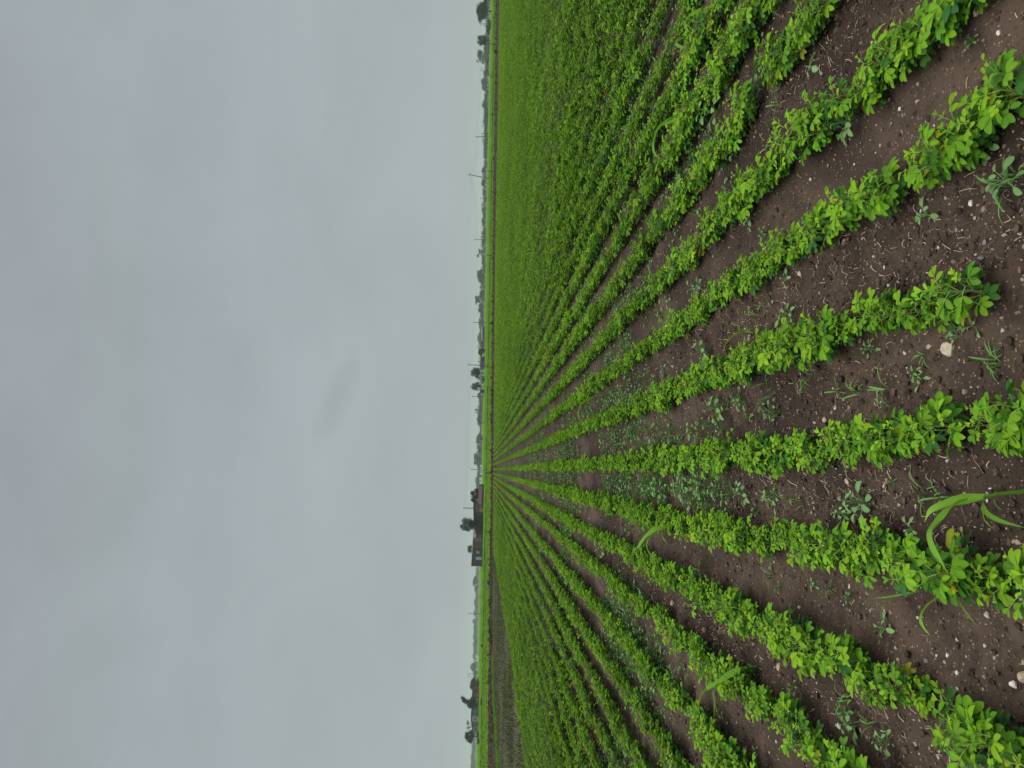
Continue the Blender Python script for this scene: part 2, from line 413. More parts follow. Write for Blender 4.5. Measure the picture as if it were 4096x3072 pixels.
bund('field_bund', 205.5, .8, .10)
bund('field_bund', 160, .5, .07, -700, 1500)
bund('field_bund', 270, .8, .10)

# ------------------------------------------------------------------ leaves
TPL = {}
def leaf_template(lod):
    if lod in TPL: return TPL[lod]
    if lod == 0:
        st = [(0, .10), (.15, .48), (.36, .86), (.62, 1.02), (.84, .86), (.96, .50)]
        V = []; F = []
        for t, wd in st:
            bend = -.16 * t * t
            V += [(t, -wd * .5, .12 * wd + bend), (t, 0, bend), (t, wd * .5, .12 * wd + bend)]
        V.append((1.01, 0, -.17))
        for i in range(len(st) - 1):
            a = 3 * i; F += [(a, a + 1, a + 4, a + 3), (a + 1, a + 2, a + 5, a + 4)]
        e = 3 * (len(st) - 1); T3 = [(e, e + 1, e + 3 + 0), (e + 1, e + 2, e + 3 + 0)]
        T3 = [(e, e + 1, e + 3), (e + 1, e + 2, e + 3)]
        TPL[0] = (np.array(V), np.array(F), np.array(T3))
    elif lod == 1:
        V = [(0, 0, 0), (.42, -.46, .04), (.86, -.42, -.05), (1, 0, -.14), (.86, .42, -.05), (.42, .46, .04)]
        TPL[1] = (np.array(V, float), np.array([(0, 3, 2, 1), (0, 5, 4, 3)]), np.zeros((0, 3), int))
    else:
        V = [(0, 0, 0), (.55, -.45, 0), (1, 0, -.12), (.55, .45, 0)]
        TPL[2] = (np.array(V, float), np.array([(0, 1, 2, 3)]), np.zeros((0, 3), int))
    return TPL[lod]
def norm(a): return a / (np.linalg.norm(a, axis=-1, keepdims=True) + 1e-12)
def leaves_to_mesh(Lf, lod):
    """Lf: dict pos, dir, nrm, len, wid, col -> (V, quads, tris, col)"""
    T, Q, T3 = leaf_template(lod); n = len(Lf['pos']); k = len(T)
    d = norm(Lf['dir']); side = norm(np.cross(Lf['nrm'], d)); nn = np.cross(d, side)
    V = (Lf['pos'][:, None] + d[:, None] * (T[None, :, 0:1] * Lf['len'][:, None, None])
         + side[:, None] * (T[None, :, 1:2] * Lf['wid'][:, None, None]) + nn[:, None] * (T[None, :, 2:3] * Lf['len'][:, None, None]))
    off = (np.arange(n) * k)[:, None, None]
    return V.reshape(-1, 3), (Q[None] + off).reshape(-1, 4), (T3[None] + off).reshape(-1, 3) if len(T3) else np.zeros((0, 3), int), (np.repeat(Lf['col'], k, 0) * (np.tile(np.where(np.abs(T[:, 1]) < 1e-6, 1.16, .95), n)[:, None] if lod == 0 else 1.0))
C_young = np.array([.200, .370, .018]); C_mid = np.array([.072, .212, .016]); C_old = np.array([.038, .122, .024]); C_yel = np.array([.36, .43, .03])
def peanut(seed, nbr=7, hgt=.105, spread=.05, yellow=False):
    r = np.random.default_rng(seed); stems = []; leafs = []
    for b in range(nbr):
        azi = 2 * np.pi * (b + r.uniform(-.3, .3)) / max(1, nbr - 1)
        central = b == 0
        ln = hgt * r.uniform(.75, 1.05)
        reach = 0.012 if central else spread * r.uniform(.45, 1.05)
        top = hgt * (r.uniform(.85, 1.05) if central else r.uniform(.45, .95))
        dirh = np.array([math.cos(azi), math.sin(azi), 0])
        ts = np.linspace(0, 1, 6)
        pts = np.stack([dirh * reach * (t ** .8) + np.array([0, 0, top * t ** 1.25 + .004]) + r.normal(0, .003, 3) * t for t in ts])
        stems.append((pts, .0022 if not central else .0026, (.15, .24, .06)))
        nl = r.integers(4, 7)
        for j in range(nl):
            t = .28 + .72 * (j + r.uniform(-.1, .1)) / (nl - 1) if nl > 1 else 1
            t = min(1, max(.2, t)); p = np.array([np.interp(t, ts, pts[:, i]) for i in range(3)])
            la = azi + (1.5 if j % 2 else -1.5) * r.uniform(.3, 1.2) + (0 if t < .9 else r.uniform(-1, 1))
            el = r.uniform(.15, .95)
            pd = np.array([math.cos(la) * math.cos(el), math.sin(la) * math.cos(el), math.sin(el)])
            pl = r.uniform(.014, .030) * (1 - .35 * (t > .92)); q_ = p + pd * pl
            stems.append((np.stack([p, p + pd * pl * .55 + np.array([0, 0, .002]), q_ + pd * .010]), .0011, (.22, .34, .07)))
            age = np.clip((1 - t) * 1.15 + .21 + r.normal(0, .20), 0, 1)
            size = r.uniform(.021, .033) * (.62 if t > .95 else 1) * (.85 if t < .35 else 1)
            hd = norm(np.array([math.cos(la), math.sin(la), r.uniform(-.2, .22)]))
            up = norm(np.array([r.normal(0, .25), r.normal(0, .25), 1.0]))
            side = norm(np.cross(up, hd)); up2 = np.cross(hd, side)
            fold = r.uniform(-.08, .25) if t < .93 else r.uniform(.1, .8)
            c = C_young * (1 - age) ** 1.5 + C_mid * (1 - abs(1 - 2 * age) * .6) * .0 + (C_mid if age < .6 else C_mid * (1 - (age - .6) / .4) + C_old * (age - .6) / .4) * (1 - (1 - age) ** 1.5)
            if yellow: c = c * .55 + C_yel * r.uniform(.35, .55)
            elif r.random() < .012: c = C_yel * .8
            c = c * r.uniform(.78, 1.2) * np.array([r.uniform(.9, 1.16), 1, r.uniform(.8, 1.2)])
            for pair, (ang, back, sz) in enumerate(((.42, 0.010, 1.0), (1.05, -.002, .92))):
                for sgn in (-1, 1):
                    a_ = ang * r.uniform(.85, 1.2) * sgn
                    d = hd * math.cos(a_) + side * math.sin(a_) + up2 * fold * .8
                    nrm = up2 - side * sgn * fold * .9 + r.normal(0, .12, 3)
                    leafs.append((q_ + pd * back, d, nrm, size * sz, size * sz * r.uniform(.48, .58), c * r.uniform(.94, 1.06)))
    Lf = dict(pos=np.array([l[0] for l in leafs]), dir=np.array([l[1] for l in leafs]), nrm=np.array([l[2] for l in leafs]),
              len=np.array([l[3] for l in leafs]), wid=np.array([l[4] for l in leafs]), col=np.array([l[5] for l in leafs]))
    Lf['pos'][:, 2] = np.maximum(Lf['pos'][:, 2], .012)
    return Lf, stems
NV = 14
VAR = [peanut(100 + i, nbr=6 + i % 3, hgt=.084 + .011 * (i % 4), spread=.034 + .006 * (i % 3)) for i in range(NV)]
VAR_Y = [peanut(300 + i, nbr=5, hgt=.09, yellow=True) for i in range(3)]
def variant_meshes(v, nm):
    Lf, stems = v
    V, Q, T3, c = leaves_to_mesh(Lf, 0)
    fm = np_mesh('foliage', V, [Q, T3], [M_leaf], c, True)
    mb = MB()
    for pts, r_, c_ in stems: mb.tube(pts, np.linspace(r_, r_ * .6, len(pts)), 4, c_, cap=False)
    return fm, mb.mesh('stem', [M_stem], True)
MESH = [variant_meshes(v, i) for i, v in enumerate(VAR)]; MESH_Y = [variant_meshes(v, i) for i, v in enumerate(VAR_Y)]

def vigour(Y, k):      # plants stand a little bigger further into the field and towards the upper rows
    u = np.clip((np.asarray(Y, float) - 2.6) / 4.5, 0, 1)
    return 1 + .08 * u + .12 * np.clip((np.asarray(k, float) - 2) / 3, 0, 1) + .03 * np.clip((-np.asarray(k, float) - 3) / 3, 0, 1)
# all plant positions
pos = []
for k in range(-110, 400):
    Y = np.arange(1.02, 125, .082) + rng.uniform(0, .09)
    Y = Y + rng.uniform(-.022, .022, len(Y))
    X = row_x(k, Y) + rng.normal(0, 1, len(Y)) * np.where(Y < 5, .013, .009)
    ok = inside_field(X, Y, .1) & (X < Y * 1.05 + 1.6) & (X > -Y * .80 - 1.3)
    gapn = vnoise(Y * 1.1 + 13 * k, np.full_like(Y, k * 1.7), 31)
    ok &= (gapn < .96) | (Y > 30) | (np.abs(k) < 3)
    ok &= rng.random(len(Y)) > np.where(Y < 6, .045 if abs(k) < 3 else .07, .05)
    pos.append(np.stack([X[ok], Y[ok], np.full(ok.sum(), k)], 1))
pos = np.concatenate(pos)
# thinner spots the photograph shows
def clear(x, y, r):
    global pos
    g = ground(x, y); pos = pos[np.hypot(pos[:, 0] - g[0], pos[:, 1] - g[1]) > r]
clear(4130, 1070, .085)
dist = np.hypot(pos[:, 0], pos[:, 1])
px = np.array([proj((a, b, .08)) for a, b in pos[:, :2][dist < 9]])
seen = np.zeros(len(pos), bool)
nd = np.where(dist < 9)[0]
vis = (px[:, 0] < 4190) & (px[:, 1] > -120) & (px[:, 1] < 3190)
seen[nd[vis]] = True
order = np.argsort(np.where(seen, dist, 1e9))
hero = order[:300]; is_hero = np.zeros(len(pos), bool); is_hero[hero] = True
def row_name(k):
    if k == 0: return 'the straight central row'
    return f"the {ORD[abs(k)-1]} row {'above' if k > 0 else 'below'} the central row"
count = {}
for i in hero[np.argsort(pos[hero, 1])]:
    X, Y, k = pos[i]; k = int(k); n = count.get(k, 0); count[k] = n + 1
    yel = rng.random() < .006
    fm, sm = (random.choice(MESH_Y) if yel else random.choice(MESH))
    z = float(soil_z(np.array([X]), np.array([Y]), False)[0]) - .004
    o = empty('peanut_plant', (X, Y, z), rng.uniform(0, 6.28))
    s = rng.uniform(.72, 1.2) * (.9 + .22 * float(vnoise(np.array([Y * .9]), np.array([k * 2.2]), 41)[0])) * float(vigour(Y, k))
    o.scale = (s, s, s * rng.uniform(.9, 1.1))
    where = f'{ordinal(n)} from the right edge'
    tag(o, f"{'yellowing' if yel else 'green'} peanut plant, {where} in {row_name(k)}", 'peanut plant', 'peanut plants in the near ends of the rows')
    mobj('foliage', fm, o); mobj('stem', sm, o)

# the rest of the crop, one object
Vs, Qs, Cs, nv = [], [], [], 0
def merged(sel, lod, keep, grow, stems=False):
    """place thinned copies of the variants at the selected plants"""
    global nv
    P = pos[sel]; n = len(P); var = rng.integers(0, NV, n); rot = rng.uniform(0, 2 * np.pi, n); s = rng.uniform(.78, 1.22, n)
    s *= (.9 + .22 * vnoise(P[:, 1] * .9, P[:, 2] * 2.2, 41)) * vigour(P[:, 1], P[:, 2])
    yel = (vnoise(P[:, 0] * 2.2, P[:, 1] * 1.1, 77) > .972) & (rng.random(n) < .6)
    patch = (.76 + .30 * vnoise(P[:, 0] * 1.1, P[:, 1] * .4, 78)) * np.where(P[:, 1] > 26, rng.uniform(.56, 1.34, n), rng.uniform(.84, 1.16, n))
    hs = rng.uniform(.86, 1.14, n) * (.90 + .20 * vnoise(P[:, 0] * 3.1, P[:, 1] * 1.4, 79))
    z0 = soil_z(P[:, 0], P[:, 1], False) * np.clip((30 - P[:, 1]) / 20, 0, 1)
    for v in range(NV):
        m_ = np.where(var == v)[0]
        if not len(m_): continue
        Lf = VAR[v][0]; nl = len(Lf['pos']); kk = max(3, int(nl * keep))
        pri = np.argsort(-(Lf['pos'][:, 2] + rng.normal(0, .09, nl)))[:kk]
        c, sn = np.cos(rot[m_]), np.sin(rot[m_])
        def R(A, sc=None):
            x = A[None, :, 0] * c[:, None] - A[None, :, 1] * sn[:, None]; y = A[None, :, 0] * sn[:, None] + A[None, :, 1] * c[:, None]
            return np.stack([x, y, np.broadcast_to(A[None, :, 2], x.shape)], -1)
        pp = R(Lf['pos'][pri]) * s[m_][:, None, None]; pp[..., 0] *= .80; pp[..., 0] += P[m_, 0][:, None]; pp[..., 1] += P[m_, 1][:, None]; pp[..., 2] *= hs[m_][:, None]; pp[..., 2] += z0[m_][:, None]
        dd = R(Lf['dir'][pri]); nn = R(Lf['nrm'][pri])
        ln = Lf['len'][pri][None] * s[m_][:, None] * grow; wd = Lf['wid'][pri][None] * s[m_][:, None] * grow
        cc = Lf['col'][pri][None] * patch[m_][:, None, None]
        cc = np.where(yel[m_][:, None, None], cc * .55 + C_yel * .42, cc)
        out_ = dict(pos=pp.reshape(-1, 3), dir=dd.reshape(-1, 3), nrm=nn.reshape(-1, 3), len=ln.ravel(), wid=wd.ravel(), col=np.broadcast_to(cc, pp.shape).reshape(-1, 3))
        V, Q, _, C = leaves_to_mesh(out_, lod)
        Vs.append(V.astype(np.float32)); Qs.append((Q + nv).astype(np.int32)); Cs.append(C.astype(np.float32)); nv += len(V)
rest = ~is_hero
merged(rest & (dist < 5.0), 1, 1.0, 1.0)
merged(rest & (dist >= 5.0) & (dist < 11), 1, .85, 1.03)
merged(rest & (dist >= 11) & (dist < 22), 2, .60, 1.12)
merged(rest & (dist >= 22) & (dist < 42), 2, .30, 1.38)
merged(rest & (dist >= 42), 2, .10, 1.95)
crop = mobj('peanut_crop', np_mesh('peanut_crop', np.concatenate(Vs), [np.concatenate(Qs)], [M_leaf], np.concatenate(Cs), False))
tag(crop, 'rows of green peanut plants running away to the dirt path', 'crop', kind='stuff')
del Vs, Qs, Cs

# ------------------------------------------------------------------ litter and pebbles on the soil
def scatter(n, ymax, pw=1.0):
    u = rng.random(n); Y = 1.2 * (ymax / 1.2) ** (u ** pw); X = (Y + .3) * rng.uniform(-.75, .95, n)
    return X, Y
ico = bmesh.new(); bmesh.ops.create_icosphere(ico, subdivisions=1, radius=1.0)
ICO_V = np.array([v.co[:] for v in ico.verts]); ICO_F = np.array([[v.index for v in f.verts] for f in ico.faces]); ico.free()
X, Y = scatter(38000, 13); n = len(X)
r_ = roughness(X, Y); keep = rng.random(n) < .30 + .7 * r_; X, Y, r_ = X[keep], Y[keep], r_[keep]; n = len(X)
sz = .0016 + .0045 * rng.random(n) ** 3.0 + .0012 * (Y / 4)
jit = rng.uniform(.65, 1.35, (n, len(ICO_V), 1)); squash = rng.uniform(.6, 1.25, (n, 1, 3)); squash[..., 2] *= .75
V = ICO_V[None] * jit * squash * sz[:, None, None]
V[..., 0] += X[:, None]; V[..., 1] += Y[:, None]; V[..., 2] += (soil_z(X, Y) + sz * .35)[:, None]
pal = np.array([(.30, .235, .17), (.19, .14, .10), (.44, .38, .31), (.11, .08, .06), (.24, .14, .095), (.10, .08, .065)])
pc = pal[rng.choice(6, n, p=[.26, .22, .12, .24, .05, .11])] * rng.uniform(.75, 1.2, (n, 1))
Fq = (ICO_F[None] + (np.arange(n) * len(ICO_V))[:, None, None]).reshape(-1, 3)
tag(mobj('pebbles', np_mesh('pebbles', V.reshape(-1, 3), [Fq], [M_stone], np.repeat(pc, len(ICO_V), 0))), 'pale and brown grit and pebbles strewn over the dark soil', 'pebbles', kind='stuff')
X, Y = scatter(42000, 12); n = len(X)
r_ = roughness(X, Y); keep = rng.random(n) < .12 + .88 * r_; X, Y = X[keep], Y[keep]; n = len(X)
sz = .0022 + .009 * rng.random(n) ** 2.6
V = ICO_V[None] * rng.uniform(.55, 1.4, (n, len(ICO_V), 1)) * sz[:, None, None]
V[..., 0] += X[:, None]; V[..., 1] += Y[:, None]; V[..., 2] += (soil_z(X, Y) + sz * .2)[:, None]
pal = np.array([(.058, .041, .031), (.046, .033, .025), (.095, .066, .048), (.048, .034, .026)]); pc = pal[rng.choice(4, n, p=[.42, .26, .24, .08])]
Fq = (ICO_F[None] + (np.arange(n) * len(ICO_V))[:, None, None]).reshape(-1, 3)
tag(mobj('soil_crumbs', np_mesh('soil_crumbs', V.reshape(-1, 3), [Fq], [M_stone], np.repeat(pc, len(ICO_V), 0))), 'loose dark crumbs of soil between the rows', 'soil crumbs', kind='stuff')
# straw, dead roots and husks
X, Y = scatter(46000, 14); r_ = roughness(X, Y); keep = rng.random(len(X)) < np.clip(r_ * 1.6 - .55, .012, 1); X, Y = X[keep], Y[keep]; n = len(X)
ln = rng.uniform(.006, .032, n) * (.7 + .6 * rng.random(n) ** 3 * 2); wd = rng.uniform(.0004, .0011, n) + .0002 * Y / 3
az = rng.uniform(0, 2 * np.pi, n); curl = rng.normal(0, .28, n)
seg = 4; t = np.linspace(0, 1, seg + 1)
ang = az[:, None] + curl[:, None] * t[None] * 1.6
cx = np.cumsum(np.cos(ang), 1) / seg * ln[:, None]; cy_ = np.cumsum(np.sin(ang), 1) / seg * ln[:, None]
px_ = X[:, None] + cx; py_ = Y[:, None] + cy_
pz = soil_z(px_, py_) + .002 + rng.uniform(0, .008, (n, 1)) * np.sin(np.pi * t)[None] + rng.uniform(0, .006, (n, 1)) * t[None]
sx, sy = -np.sin(ang) * wd[:, None], np.cos(ang) * wd[:, None]
A = np.stack([px_ - sx, py_ - sy, pz], -1); B = np.stack([px_ + sx, py_ + sy, pz + .0006], -1)
V = np.stack([A, B], 2).reshape(n, -1, 3); k = V.shape[1]
qb = np.array([(2 * i, 2 * i + 1, 2 * i + 3, 2 * i + 2) for i in range(seg)])
Q = (qb[None] + (np.arange(n) * k)[:, None, None]).reshape(-1, 4)
pal = np.array([(.30, .235, .16), (.17, .12, .08), (.44, .36, .26), (.10, .07, .05)])
pc = pal[rng.choice(4, n, p=[.36, .30, .14, .20])] * rng.uniform(.7, 1.2, (n, 1))
tag(mobj('straw_litter', np_mesh('straw_litter', V.reshape(-1, 3), [Q], [M_straw], np.repeat(pc, k, 0))), 'dry straw, roots and husks lying on the soil between rows', 'straw', kind='stuff')

# ------------------------------------------------------------------ single stones
def stone(x, y, size, color, label, seed, cat='stone', flat=.7):
    r = np.random.default_rng(seed); bm = bmesh.new(); bmesh.ops.create_icosphere(bm, subdivisions=3, radius=1.0)
    V = np.array([v.co[:] for v in bm.verts]); Fc = np.array([[v.index for v in f.verts] for f in bm.faces]); bm.free()
    for _ in range(9):
        d = norm(r.normal(size=3)); h = r.uniform(.55, .9); s_ = V @ d; V = V - np.clip(s_ - h, 0, 9)[:, None] * d * .9
    V = V * (1 + .10 * (vnoise(V[:, 0] * 3 + seed, V[:, 1] * 3 + V[:, 2] * 2, seed)[:, None] - .5)) * np.array([1, r.uniform(.7, .95), flat])
    g = ground(x, y); dep = (g - C0) @ Fw; R_ = size * dep / F_PX * .5
    V = V * R_; z = float(soil_z(np.array([g[0]]), np.array([g[1]]))[0])
    o = mobj('stone', np_mesh('stone', V, [Fc], [M_stone], np.tile(color, (len(V), 1)), False), None, (g[0], g[1], z + R_ * flat * .45), r.uniform(0, 6))
    return tag(o, label, cat, 'stones on the bare soil')
CR, WH, GY, TN, BR, RD = (.46, .39, .30), (.62, .58, .52), (.17, .16, .16), (.38, .28, .21), (.15, .085, .055), (.30, .085, .045)
STONES = [
 (3790, 1390, 84, CR, 'large rough cream rock on bare soil, the biggest stone in the field'),
 (3712, 1387, 26, TN, 'small tan stone just left of the big cream rock'),
 (3612, 1410, 20, CR, 'small pale stone two steps left of the big cream rock'),
 (3530, 1067, 22, WH, 'small white stone on strawy soil inside the first gap above the central row'),
 (3212, 1095, 26, CR, 'cream stone on strawy soil beside a pair of grey-green seedlings'),
 (3877, 812, 28, WH, 'clean white stone lying on straw in the second gap above the central row'),
 (3940, 968, 28, GY, 'rounded grey stone where the strawy soil meets the smooth soil'),
 (3933, 1033, 34, GY, 'dull grey stone tucked against the end of a peanut row'),
 (3920, 45, 48, TN, 'broad pinkish stone on smooth soil at the top right corner'),
 (3976, 130, 24, WH, 'bright white stone below the broad pinkish stone'),
 (3595, 435, 20, WH, 'small white stone on the smooth soil in the upper right'),
 (3526, 395, 26, RD, 'brick-red stone at the edge of a peanut row, upper right'),
 (3240, 716, 20, CR, 'small cream stone in the second gap above the central row'),
 (3770, 30, 14, CR, 'tiny cream stone near the top edge of the photo'),
 (4072, 2706, 58, TN, 'big smooth tan stone at the right edge of the photo'),
 (4035, 2738, 40, WH, 'flat white stone just below the big smooth tan stone'),
 (3945, 2456, 40, CR, 'pale stone under overhanging leaves of the first row below the central row'),
 (3770, 2620, 22, WH, 'round white stone on bare soil in the lower right, left of the grey one'),
 (3689, 2643, 26, GY, 'grey pebble on bare soil in the lower right'),
 (3815, 2692, 22, WH, 'small white stone midway between the grey pebble and the big tan stone'),
 (3650, 2469, 18, CR, 'cream stone on the bare soil next to long drooping grass blade'),
 (3885, 2985, 34, WH, 'elongated white stone on straw near the bottom right corner'),
 (3355, 2905, 30, WH, 'white oval stone in the straw below the first row below the central row'),
 (3116, 2668, 34, TN, 'tan stone on the strawy gap near the lower edge of a row'),
 (3192, 2430, 22, TN, 'small tan stone on smooth soil of the lower gap'),
 (2820, 2520, 40, BR, 'larger reddish-brown clod on straw in the lower gap'),
 (2872, 2526, 30, BR, 'smaller reddish-brown clod right of the larger one'),
 (2696, 2411, 26, TN, 'tan stone on straw further up the lower gap'),
 (2850, 1668, 24, RD, 'rust-brown stone in the first gap above the central row'),
 (2592, 1572, 26, CR, 'pale stone in the weedy first gap above the central row, far part'),
 (2765, 2037, 26, CR, 'pale stone at the foot of the first row below the central row'),
 (2790, 1902, 26, CR, 'pale stone close under the central row'),
 (3385, 1925, 30, CR, 'ragged pale stone beside a broad-leaved weed below the central row'),
 (3300, 1680, 24, TN, 'tan stone touching the upper side of the central row'),
 (3800, 1842, 16, WH, 'small white stone left of a broken straw piece below the central row'),
 (3955, 1955, 16, WH, 'tiny white stone above the big maize seedling'),
 (3845, 2180, 18, TN, 'tan stone beside the small weed under the big maize seedling'),
]
for i, (x, y, s_, c, lab) in enumerate(STONES): stone(x, y, s_, c, lab, 500 + i)

# ------------------------------------------------------------------ weeds
G1 = np.array([.150, .270, .095]); G2 = np.array([.105, .215, .06]); G3 = np.array([.19, .29, .13])
def broad_weed(seed, n, size, tall, col):
    r = np.random.default_rng(seed); lf = []; mb = MB()
    for j in range(n):
        a = 2.4 * j + r.uniform(-.4, .4); top = j >= n - 3
        rad = size * (r.uniform(.25, .5) if top else r.uniform(.55, 1.0)); h = tall * (r.uniform(.8, 1.1) if top else r.uniform(.25, .8))
        p = np.array([math.cos(a) * rad, math.sin(a) * rad, h]); d0 = np.array([math.cos(a), math.sin(a), r.uniform(-.2, .25)])
        mb.tube([(0, 0, 0), (p[0] * .3, p[1] * .3, h * .7), p], (.0016, .0012, .0008), 4, col * 1.05, cap=False)
        lf.append((p, d0, np.array([r.normal(0, .25), r.normal(0, .25), 1]), size * r.uniform(.7, 1.05) * (.65 if top else 1), size * r.uniform(.42, .58) * (.65 if top else 1), col * r.uniform(.85, 1.15)))
    Lf = dict(pos=np.array([l[0] for l in lf]), dir=np.array([l[1] for l in lf]), nrm=np.array([l[2] for l in lf]), len=np.array([l[3] for l in lf]), wid=np.array([l[4] for l in lf]), col=np.array([l[5] for l in lf]))
    V, Q, T3, c = leaves_to_mesh(Lf, 0)
    return np_mesh('foliage', V, [Q, T3], [M_weed], c, True), mb.mesh('stem', [M_stem], True), Lf
WEED = {}
for nm_, args in {'rosette': (6, .026, .022, G1), 'rosette2': (7, .022, .03, G3), 'tall': (11, .03, .06, G1), 'pair': (4, .024, .014, G3), 'sprig': (9, .02, .045, G2)}.items():
    for v in range(3): WEED[nm_, v] = broad_weed(hash((len(nm_), v, args[0])) % 1000 + v, *args)
def blade_strip(mb, P, w0, col, fold=.25, wave=0.0):
    """ribbon along P with a tapered width; folded along its midrib"""
    P = np.asarray(P, float); k = len(P); T = np.gradient(P, axis=0); T = norm(T)
    t = np.linspace(0, 1, k); wd = w0 * np.clip(np.minimum(.35 + 2.2 * t, 1.0) * (1 - t ** 2.6), .03, 1)
    up = np.array([0, 0, 1.0]); S_ = np.cross(T, up); bad = np.linalg.norm(S_, axis=1) < .25
    S_[bad] += Rc * .6; S_ = norm(S_); Nn = np.cross(S_, T)
    wv = wave * np.sin(t * 15)[:, None] * wd[:, None]
    A = P - S_ * wd[:, None] * .5 + Nn * (wd[:, None] * fold + wv); B = P + S_ * wd[:, None] * .5 + Nn * (wd[:, None] * fold - wv)
    V = np.stack([A, P, B], 1).reshape(-1, 3)
    f = [(3 * i + j, 3 * i + j + 1, 3 * i + j + 4, 3 * i + j + 3) for i in range(k - 1) for j in (0, 1)]
    c = np.tile(np.asarray(col, float), (len(V), 1)); c[1::3] *= 1.18
    return mb.add(V, f, c=c)
def smooth_curve(P, n=14):
    P = np.asarray(P, float)
    if len(P) == 2: return P[0] + (P[1] - P[0]) * np.linspace(0, 1, n)[:, None]
    Q_ = np.vstack([2 * P[0] - P[1], P, 2 * P[-1] - P[-2]]); out_ = []
    segn = len(P) - 1
    for u in np.linspace(0, segn - 1e-6, n):
        i = int(u); f = u - i; a, b, c, d = Q_[i:i + 4]
        out_.append(.5 * ((2 * b) + (-a + c) * f + (2 * a - 5 * b + 4 * c - d) * f * f + (-a + 3 * b - 3 * c + d) * f ** 3))
    return np.array(out_)
def grass_mesh(seed, n, ln, col):
    r = np.random.default_rng(seed); mb = MB()
    for j in range(n):
        a = r.uniform(0, 6.28); l_ = ln * r.uniform(.6, 1.1); el = r.uniform(.3, 1.2); d = np.array([math.cos(a), math.sin(a), 0])
        P = [d * .003, d * l_ * .35 * math.cos(el) + np.array([0, 0, l_ * .45 * math.sin(el)]), d * l_ * .75 * math.cos(el * .8) + np.array([0, 0, l_ * .62 * math.sin(el)]), d * l_ * math.cos(el * .5) + np.array([0, 0, l_ * .45 * math.sin(el)])]
        blade_strip(mb, smooth_curve(P, 8), .0034 * r.uniform(.7, 1.3), col * r.uniform(.85, 1.2))
    return mb.mesh('grass_weed', [M_weed], True)
GRASS = [grass_mesh(40 + i, 5 + i % 3, .052, np.array([.10, .22, .05])) for i in range(5)]
gap_cnt = {}
def place_label(g):
    g = int(g)
    return f"in the {ORD[-g]} gap below the central row" if g <= 0 else f"in the {ORD[g - 1]} gap above the central row"
weeds = [  # x, y of the foot in the photo, kind, scale
 (3470, 2010, 'tall', 1.25), (3390, 2055, 'tall', .85), (3355, 2045, 'rosette2', .9), (3100, 1985, 'tall', .9), (3105, 1885, 'rosette', .9), (3395, 2120, 'sprig', .9), (3665, 2115, 'rosette2', .9),
 (3860, 2152, 'rosette2', .75), (3528, 2512, 'rosette', 1.15), (3725, 860, 'rosette', 1.2), (3285, 972, 'pair', 1.3), (3300, 985, 'sprig', 1.0), (3382, 942, 'pair', 1.2), (3178, 1052, 'pair', 1.3), (3165, 1118, 'rosette2', 1.0),
 (3172, 1255, 'tall', .8), (3678, 1285, 'rosette', .8), (3825, 1303, 'rosette', .85), (3832, 1345, 'rosette2', .8), (3890, 1303, 'rosette', .8), (3670, 1512, 'rosette', .9), (3672, 1490, 'sprig', .7), (3508, 1395, 'sprig', .9),
 (3262, 270, 'pair', 1.7), (3275, 240, 'pair', 1.2), (3425, 490, 'tall', 1.1), (3395, 520, 'rosette', 1.2), (3340, 435, 'rosette', 1.0), (3975, 582, 'tall', .9), (4045, 722, 'tall', 1.0), (3885, 160, 'sprig', .6), (3998, 505, 'rosette', .9),
 (2640, 1945, 'tall', 1.5), (2665, 1970, 'tall', 1.3), (2745, 1955, 'tall', 1.5), (2770, 1985, 'tall', 1.2), (2600, 1985, 'tall', .9), (2985, 1975, 'tall', 1.1), (2960, 1955, 'rosette2', 1.0), (2885, 1632, 'tall', 1.5), (2848, 1612, 'rosette', 1.0), (2980, 1600, 'sprig', 1.5),
 (2805, 1150, 'tall', 1.3), (2830, 1400, 'tall', 1.4), (2815, 1440, 'rosette', 1.2), (2780, 1150, 'rosette', 1.2), (2560, 1590, 'tall', 1.2), (2450, 1580, 'rosette', 1.4), (2655, 1480, 'rosette', 1.3), (2625, 1520, 'sprig', 1.3),
 (3410, 2840, 'sprig', 1.2), (3425, 2900, 'tall', .9), (3570, 2965, 'tall', .8), (3182, 2748, 'sprig', .9), (3060, 2560, 'rosette', .8), (3025, 3010, 'rosette', .9), (2330, 2040, 'tall', 1.5), (2280, 2150, 'sprig', 1.6), (2420, 2200, 'tall', 1.5), (2500, 2420, 'rosette', 1.5),
 (2885, 445, 'tall', 1.7), (2850, 520, 'pair', 1.5), (2680, 1200, 'rosette', 1.4), (2540, 1215, 'tall', 1.4), (2500, 1180, 'rosette', 1.3), (2730, 700, 'rosette', 1.5), (2950, 700, 'rosette', 1.1),
 (3015, 870, 'rosette', 1.3), (3065, 930, 'sprig', .9), (3010, 905, 'pair', 1.2), (3255, 2345, 'rosette', .8), (3120, 2350, 'sprig', .7), (3400, 2390, 'sprig', .6), (2980, 2130, 'rosette', 1.0), (3055, 1620, 'sprig', .9), (3060, 1660, 'rosette2', .8)]
items = []
for x, y, kd, s_ in weeds:
    g = ground(x, y); items.append((g[0], g[1], kd, s_))
